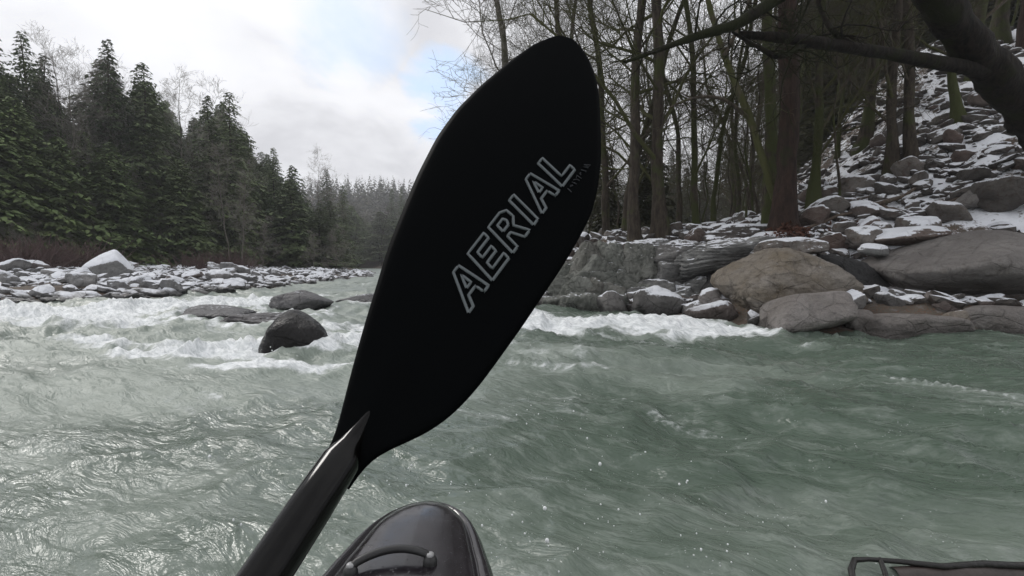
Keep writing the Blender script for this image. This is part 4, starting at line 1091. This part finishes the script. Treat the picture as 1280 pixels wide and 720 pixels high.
a0 = np.array(onplane(586, 392)); a1 = np.array(onplane(722, 205)); bd = a1 - a0; wl_ = np.linalg.norm(bd); bd /= wl_
upd = np.array([bd[1], -bd[0]])
# letters' up direction: upper left in the picture
tst = np.array(onplane(560, 365)) - a0
if tst @ upd < 0: upd = -upd
hgt = .036; res, tot = letter_strokes('AERIAL', a0, bd, hgt, 1.0); sc_ = wl_ / tot
T = []
for pl in res:
    Q = []
    for (x0, y0), (x1, y1) in zip(pl, pl[1:]):
        for s in np.linspace(0, 1, 6)[:-1]: Q.append((x0 + (x1 - x0) * s, y0 + (y1 - y0) * s))
    Q.append(pl[-1]); W = []
    for x_, y_ in Q:
        uv = a0 + bd * x_ * sc_ + upd * y_; f = uv[0] / BL
        W.append(axis * uv[0] + rgt * uv[1] + nrm * (curve_off(uv[0], uv[1]) + .5 * (.0035 + .004 * max(0, 1 - f)) + .0003))
    T.append((W, [.0016] * len(W), 5))
V, F = tubes(T)
obj('lettering', mesh_np('lettering', V, F), M_letter, blade)
T = []
s0 = np.array(onplane(712, 236)); s1 = np.array(onplane(736, 200)); R = random.Random(3)
for k in range(9):
    c = s0 + (s1 - s0) * (k + .3) / 9; w_ = .0035
    W = []
    for q in range(4):
        uv = c + np.array([R.uniform(-w_, w_) * .6, R.uniform(-w_, w_)]); f = uv[0] / BL
        W.append(axis * uv[0] + rgt * uv[1] + nrm * (curve_off(uv[0], uv[1]) + .5 * (.0035 + .004 * max(0, 1 - f)) + .0003))
    T.append((W, [.0006] * 4, 4))
V, F = tubes(T); obj('worn_print', mesh_np('worn_print', V, F), M_smear, blade)
tag(proot, 'black whitewater paddle with AERIAL in outline letters on its raised blade', 'paddle')

# ------------------------------------------------------------------ driftwood at lower right
M_wet = simple('wet_dark_wood', (.008, .007, .006), .45, .5, .4, 30, .5)
M_brown = simple('brown_wet_log', (.045, .034, .030), .4, .5, .3, 14, .5)
o0 = G(1130, 722, .03); dr = empty('driftwood', tuple(o0))
V, F = tubes([([G(1118, 722, .03) - o0, G(1200, 719, .04) - o0, G(1290, 718, .03) - o0, G(1400, 722, .0) - o0], [.030, .036, .036, .03], 10)])
obj('log', mesh_np('log', V, F), M_brown, dr)
V, F = tubes([([G(1068, 735, .04) - o0, G(1064, 712, .06) - o0, G(1068, 700, .07) - o0, G(1085, 699, .07) - o0, G(1125, 702, .07) - o0, G(1180, 708, .075) - o0, G(1230, 705, .075) - o0, G(1300, 708, .07) - o0], [.008, .010, .009, .007, .008, .009, .011, .009], 8),
              ([G(1100, 699, .07) - o0, G(1106, 715, .06) - o0, G(1112, 740, .04) - o0], [.008, .008, .007], 8)])
obj('dead_branch', mesh_np('dead_branch', V, F), M_wet, dr)
tag(dr, 'dark wet driftwood branch on brown log in the lower right corner', 'driftwood')

# ------------------------------------------------------------------ haze
import bmesh
bm = bmesh.new(); bmesh.ops.create_cube(bm, size=1); hm_ = bpy.data.meshes.new('haze'); bm.to_mesh(hm_); bm.free()
m = bpy.data.materials.new('haze'); m.use_nodes = True; t = m.node_tree; t.nodes.clear()
ou = t.nodes.new('ShaderNodeOutputMaterial'); pv = t.nodes.new('ShaderNodeVolumePrincipled')
pv.inputs['Color'].default_value = (.93, .95, .98, 1); pv.inputs['Density'].default_value = .0009; pv.inputs['Anisotropy'].default_value = .2
t.links.new(pv.outputs[0], ou.inputs['Volume'])
hz_ = obj('haze', hm_, m); hz_.scale = (1500, 800, 72); hz_.location = (0, 270, 33.0); tag(hz_, kind='stuff')

# ------------------------------------------------------------------ sky and light
EL, ROT = math.radians(38), math.radians(-50)
w = bpy.data.worlds.new('World'); scene.world = w; w.use_nodes = True
nt = NT(w.node_tree); bg = nt.n['Background']
sky = nt.new('ShaderNodeTexSky'); sky.sky_type = 'NISHITA'; sky.sun_disc = False
sky.sun_elevation = EL; sky.sun_rotation = ROT; sky.altitude = 300
tc = nt.new('ShaderNodeTexCoord'); dirv = tc.outputs['Generated']
sep = nt.new('ShaderNodeSeparateXYZ'); nt.put(sep.inputs[0], dirv)
# project the view direction on a cloud deck
zc = nt.math('ADD', nt.math('MAXIMUM', sep.outputs[2], 0.0), .22)
cbx = nt.new('ShaderNodeCombineXYZ'); nt.put(cbx.inputs[0], nt.math('DIVIDE', sep.outputs[0], zc)); nt.put(cbx.inputs[1], nt.math('DIVIDE', sep.outputs[1], zc))
cl = nt.noise(cbx.outputs[0], 1.25, 7, .55, .35); cl2 = nt.noise(cbx.outputs[0], .55, 4, .5, .5)
dens = nt.math('ADD', nt.math('MULTIPLY', cl, .6), nt.math('MULTIPLY', cl2, .4))
cloudcol = nt.mix(nt.smooth(dens, .40, .62), (7.3, 7.35, 7.6), (4.7, 4.72, 5.0))
holes = None
for (px, py, rad, am) in [(560, 135, .062, .8), (425, 35, .075, .45), (585, 200, .03, .4)]:
    dv = ray(px, py); dv /= np.linalg.norm(dv)
    dt = nt.new('ShaderNodeVectorMath', operation='DOT_PRODUCT'); nt.put(dt.inputs[0], dirv); dt.inputs[1].default_value = tuple(dv)
    hh = nt.math('MULTIPLY', nt.smooth(nt.math('ADD', dt.outputs['Value'], nt.math('MULTIPLY', nt.math('SUBTRACT', cl, .5), .03)), math.cos(rad * 1.5), math.cos(rad * .3)), am)
    holes = hh if holes is None else nt.math('MAXIMUM', holes, hh)
# sky color scaled: background strength below is 0.1
colw = nt.mix(holes, cloudcol, (5.0, 6.6, 8.8))
skm = nt.mix(nt.math('MULTIPLY', holes, .25), colw, sky.outputs[0])
low = nt.smooth(sep.outputs[2], -.02, .12)
fin = nt.mix(low, (7.2, 7.3, 7.6), skm)
nt.put(bg.inputs['Color'], fin); bg.inputs['Strength'].default_value = 0.15
sl = bpy.data.lights.new('sun', 'SUN'); sl.energy = 1.3; sl.angle = math.radians(15); sl.color = (1, .97, .93)
so = bpy.data.objects.new('sun', sl); COL.objects.link(so)
sd = Vector((math.sin(ROT) * math.cos(EL), math.cos(ROT) * math.cos(EL), math.sin(EL)))   # towards the sun
so.rotation_euler = (-sd).to_track_quat('-Z', 'Y').to_euler(); so.location = (0, 0, 50)
for o in scene.objects:
    if '_h' in o: del o['_h']
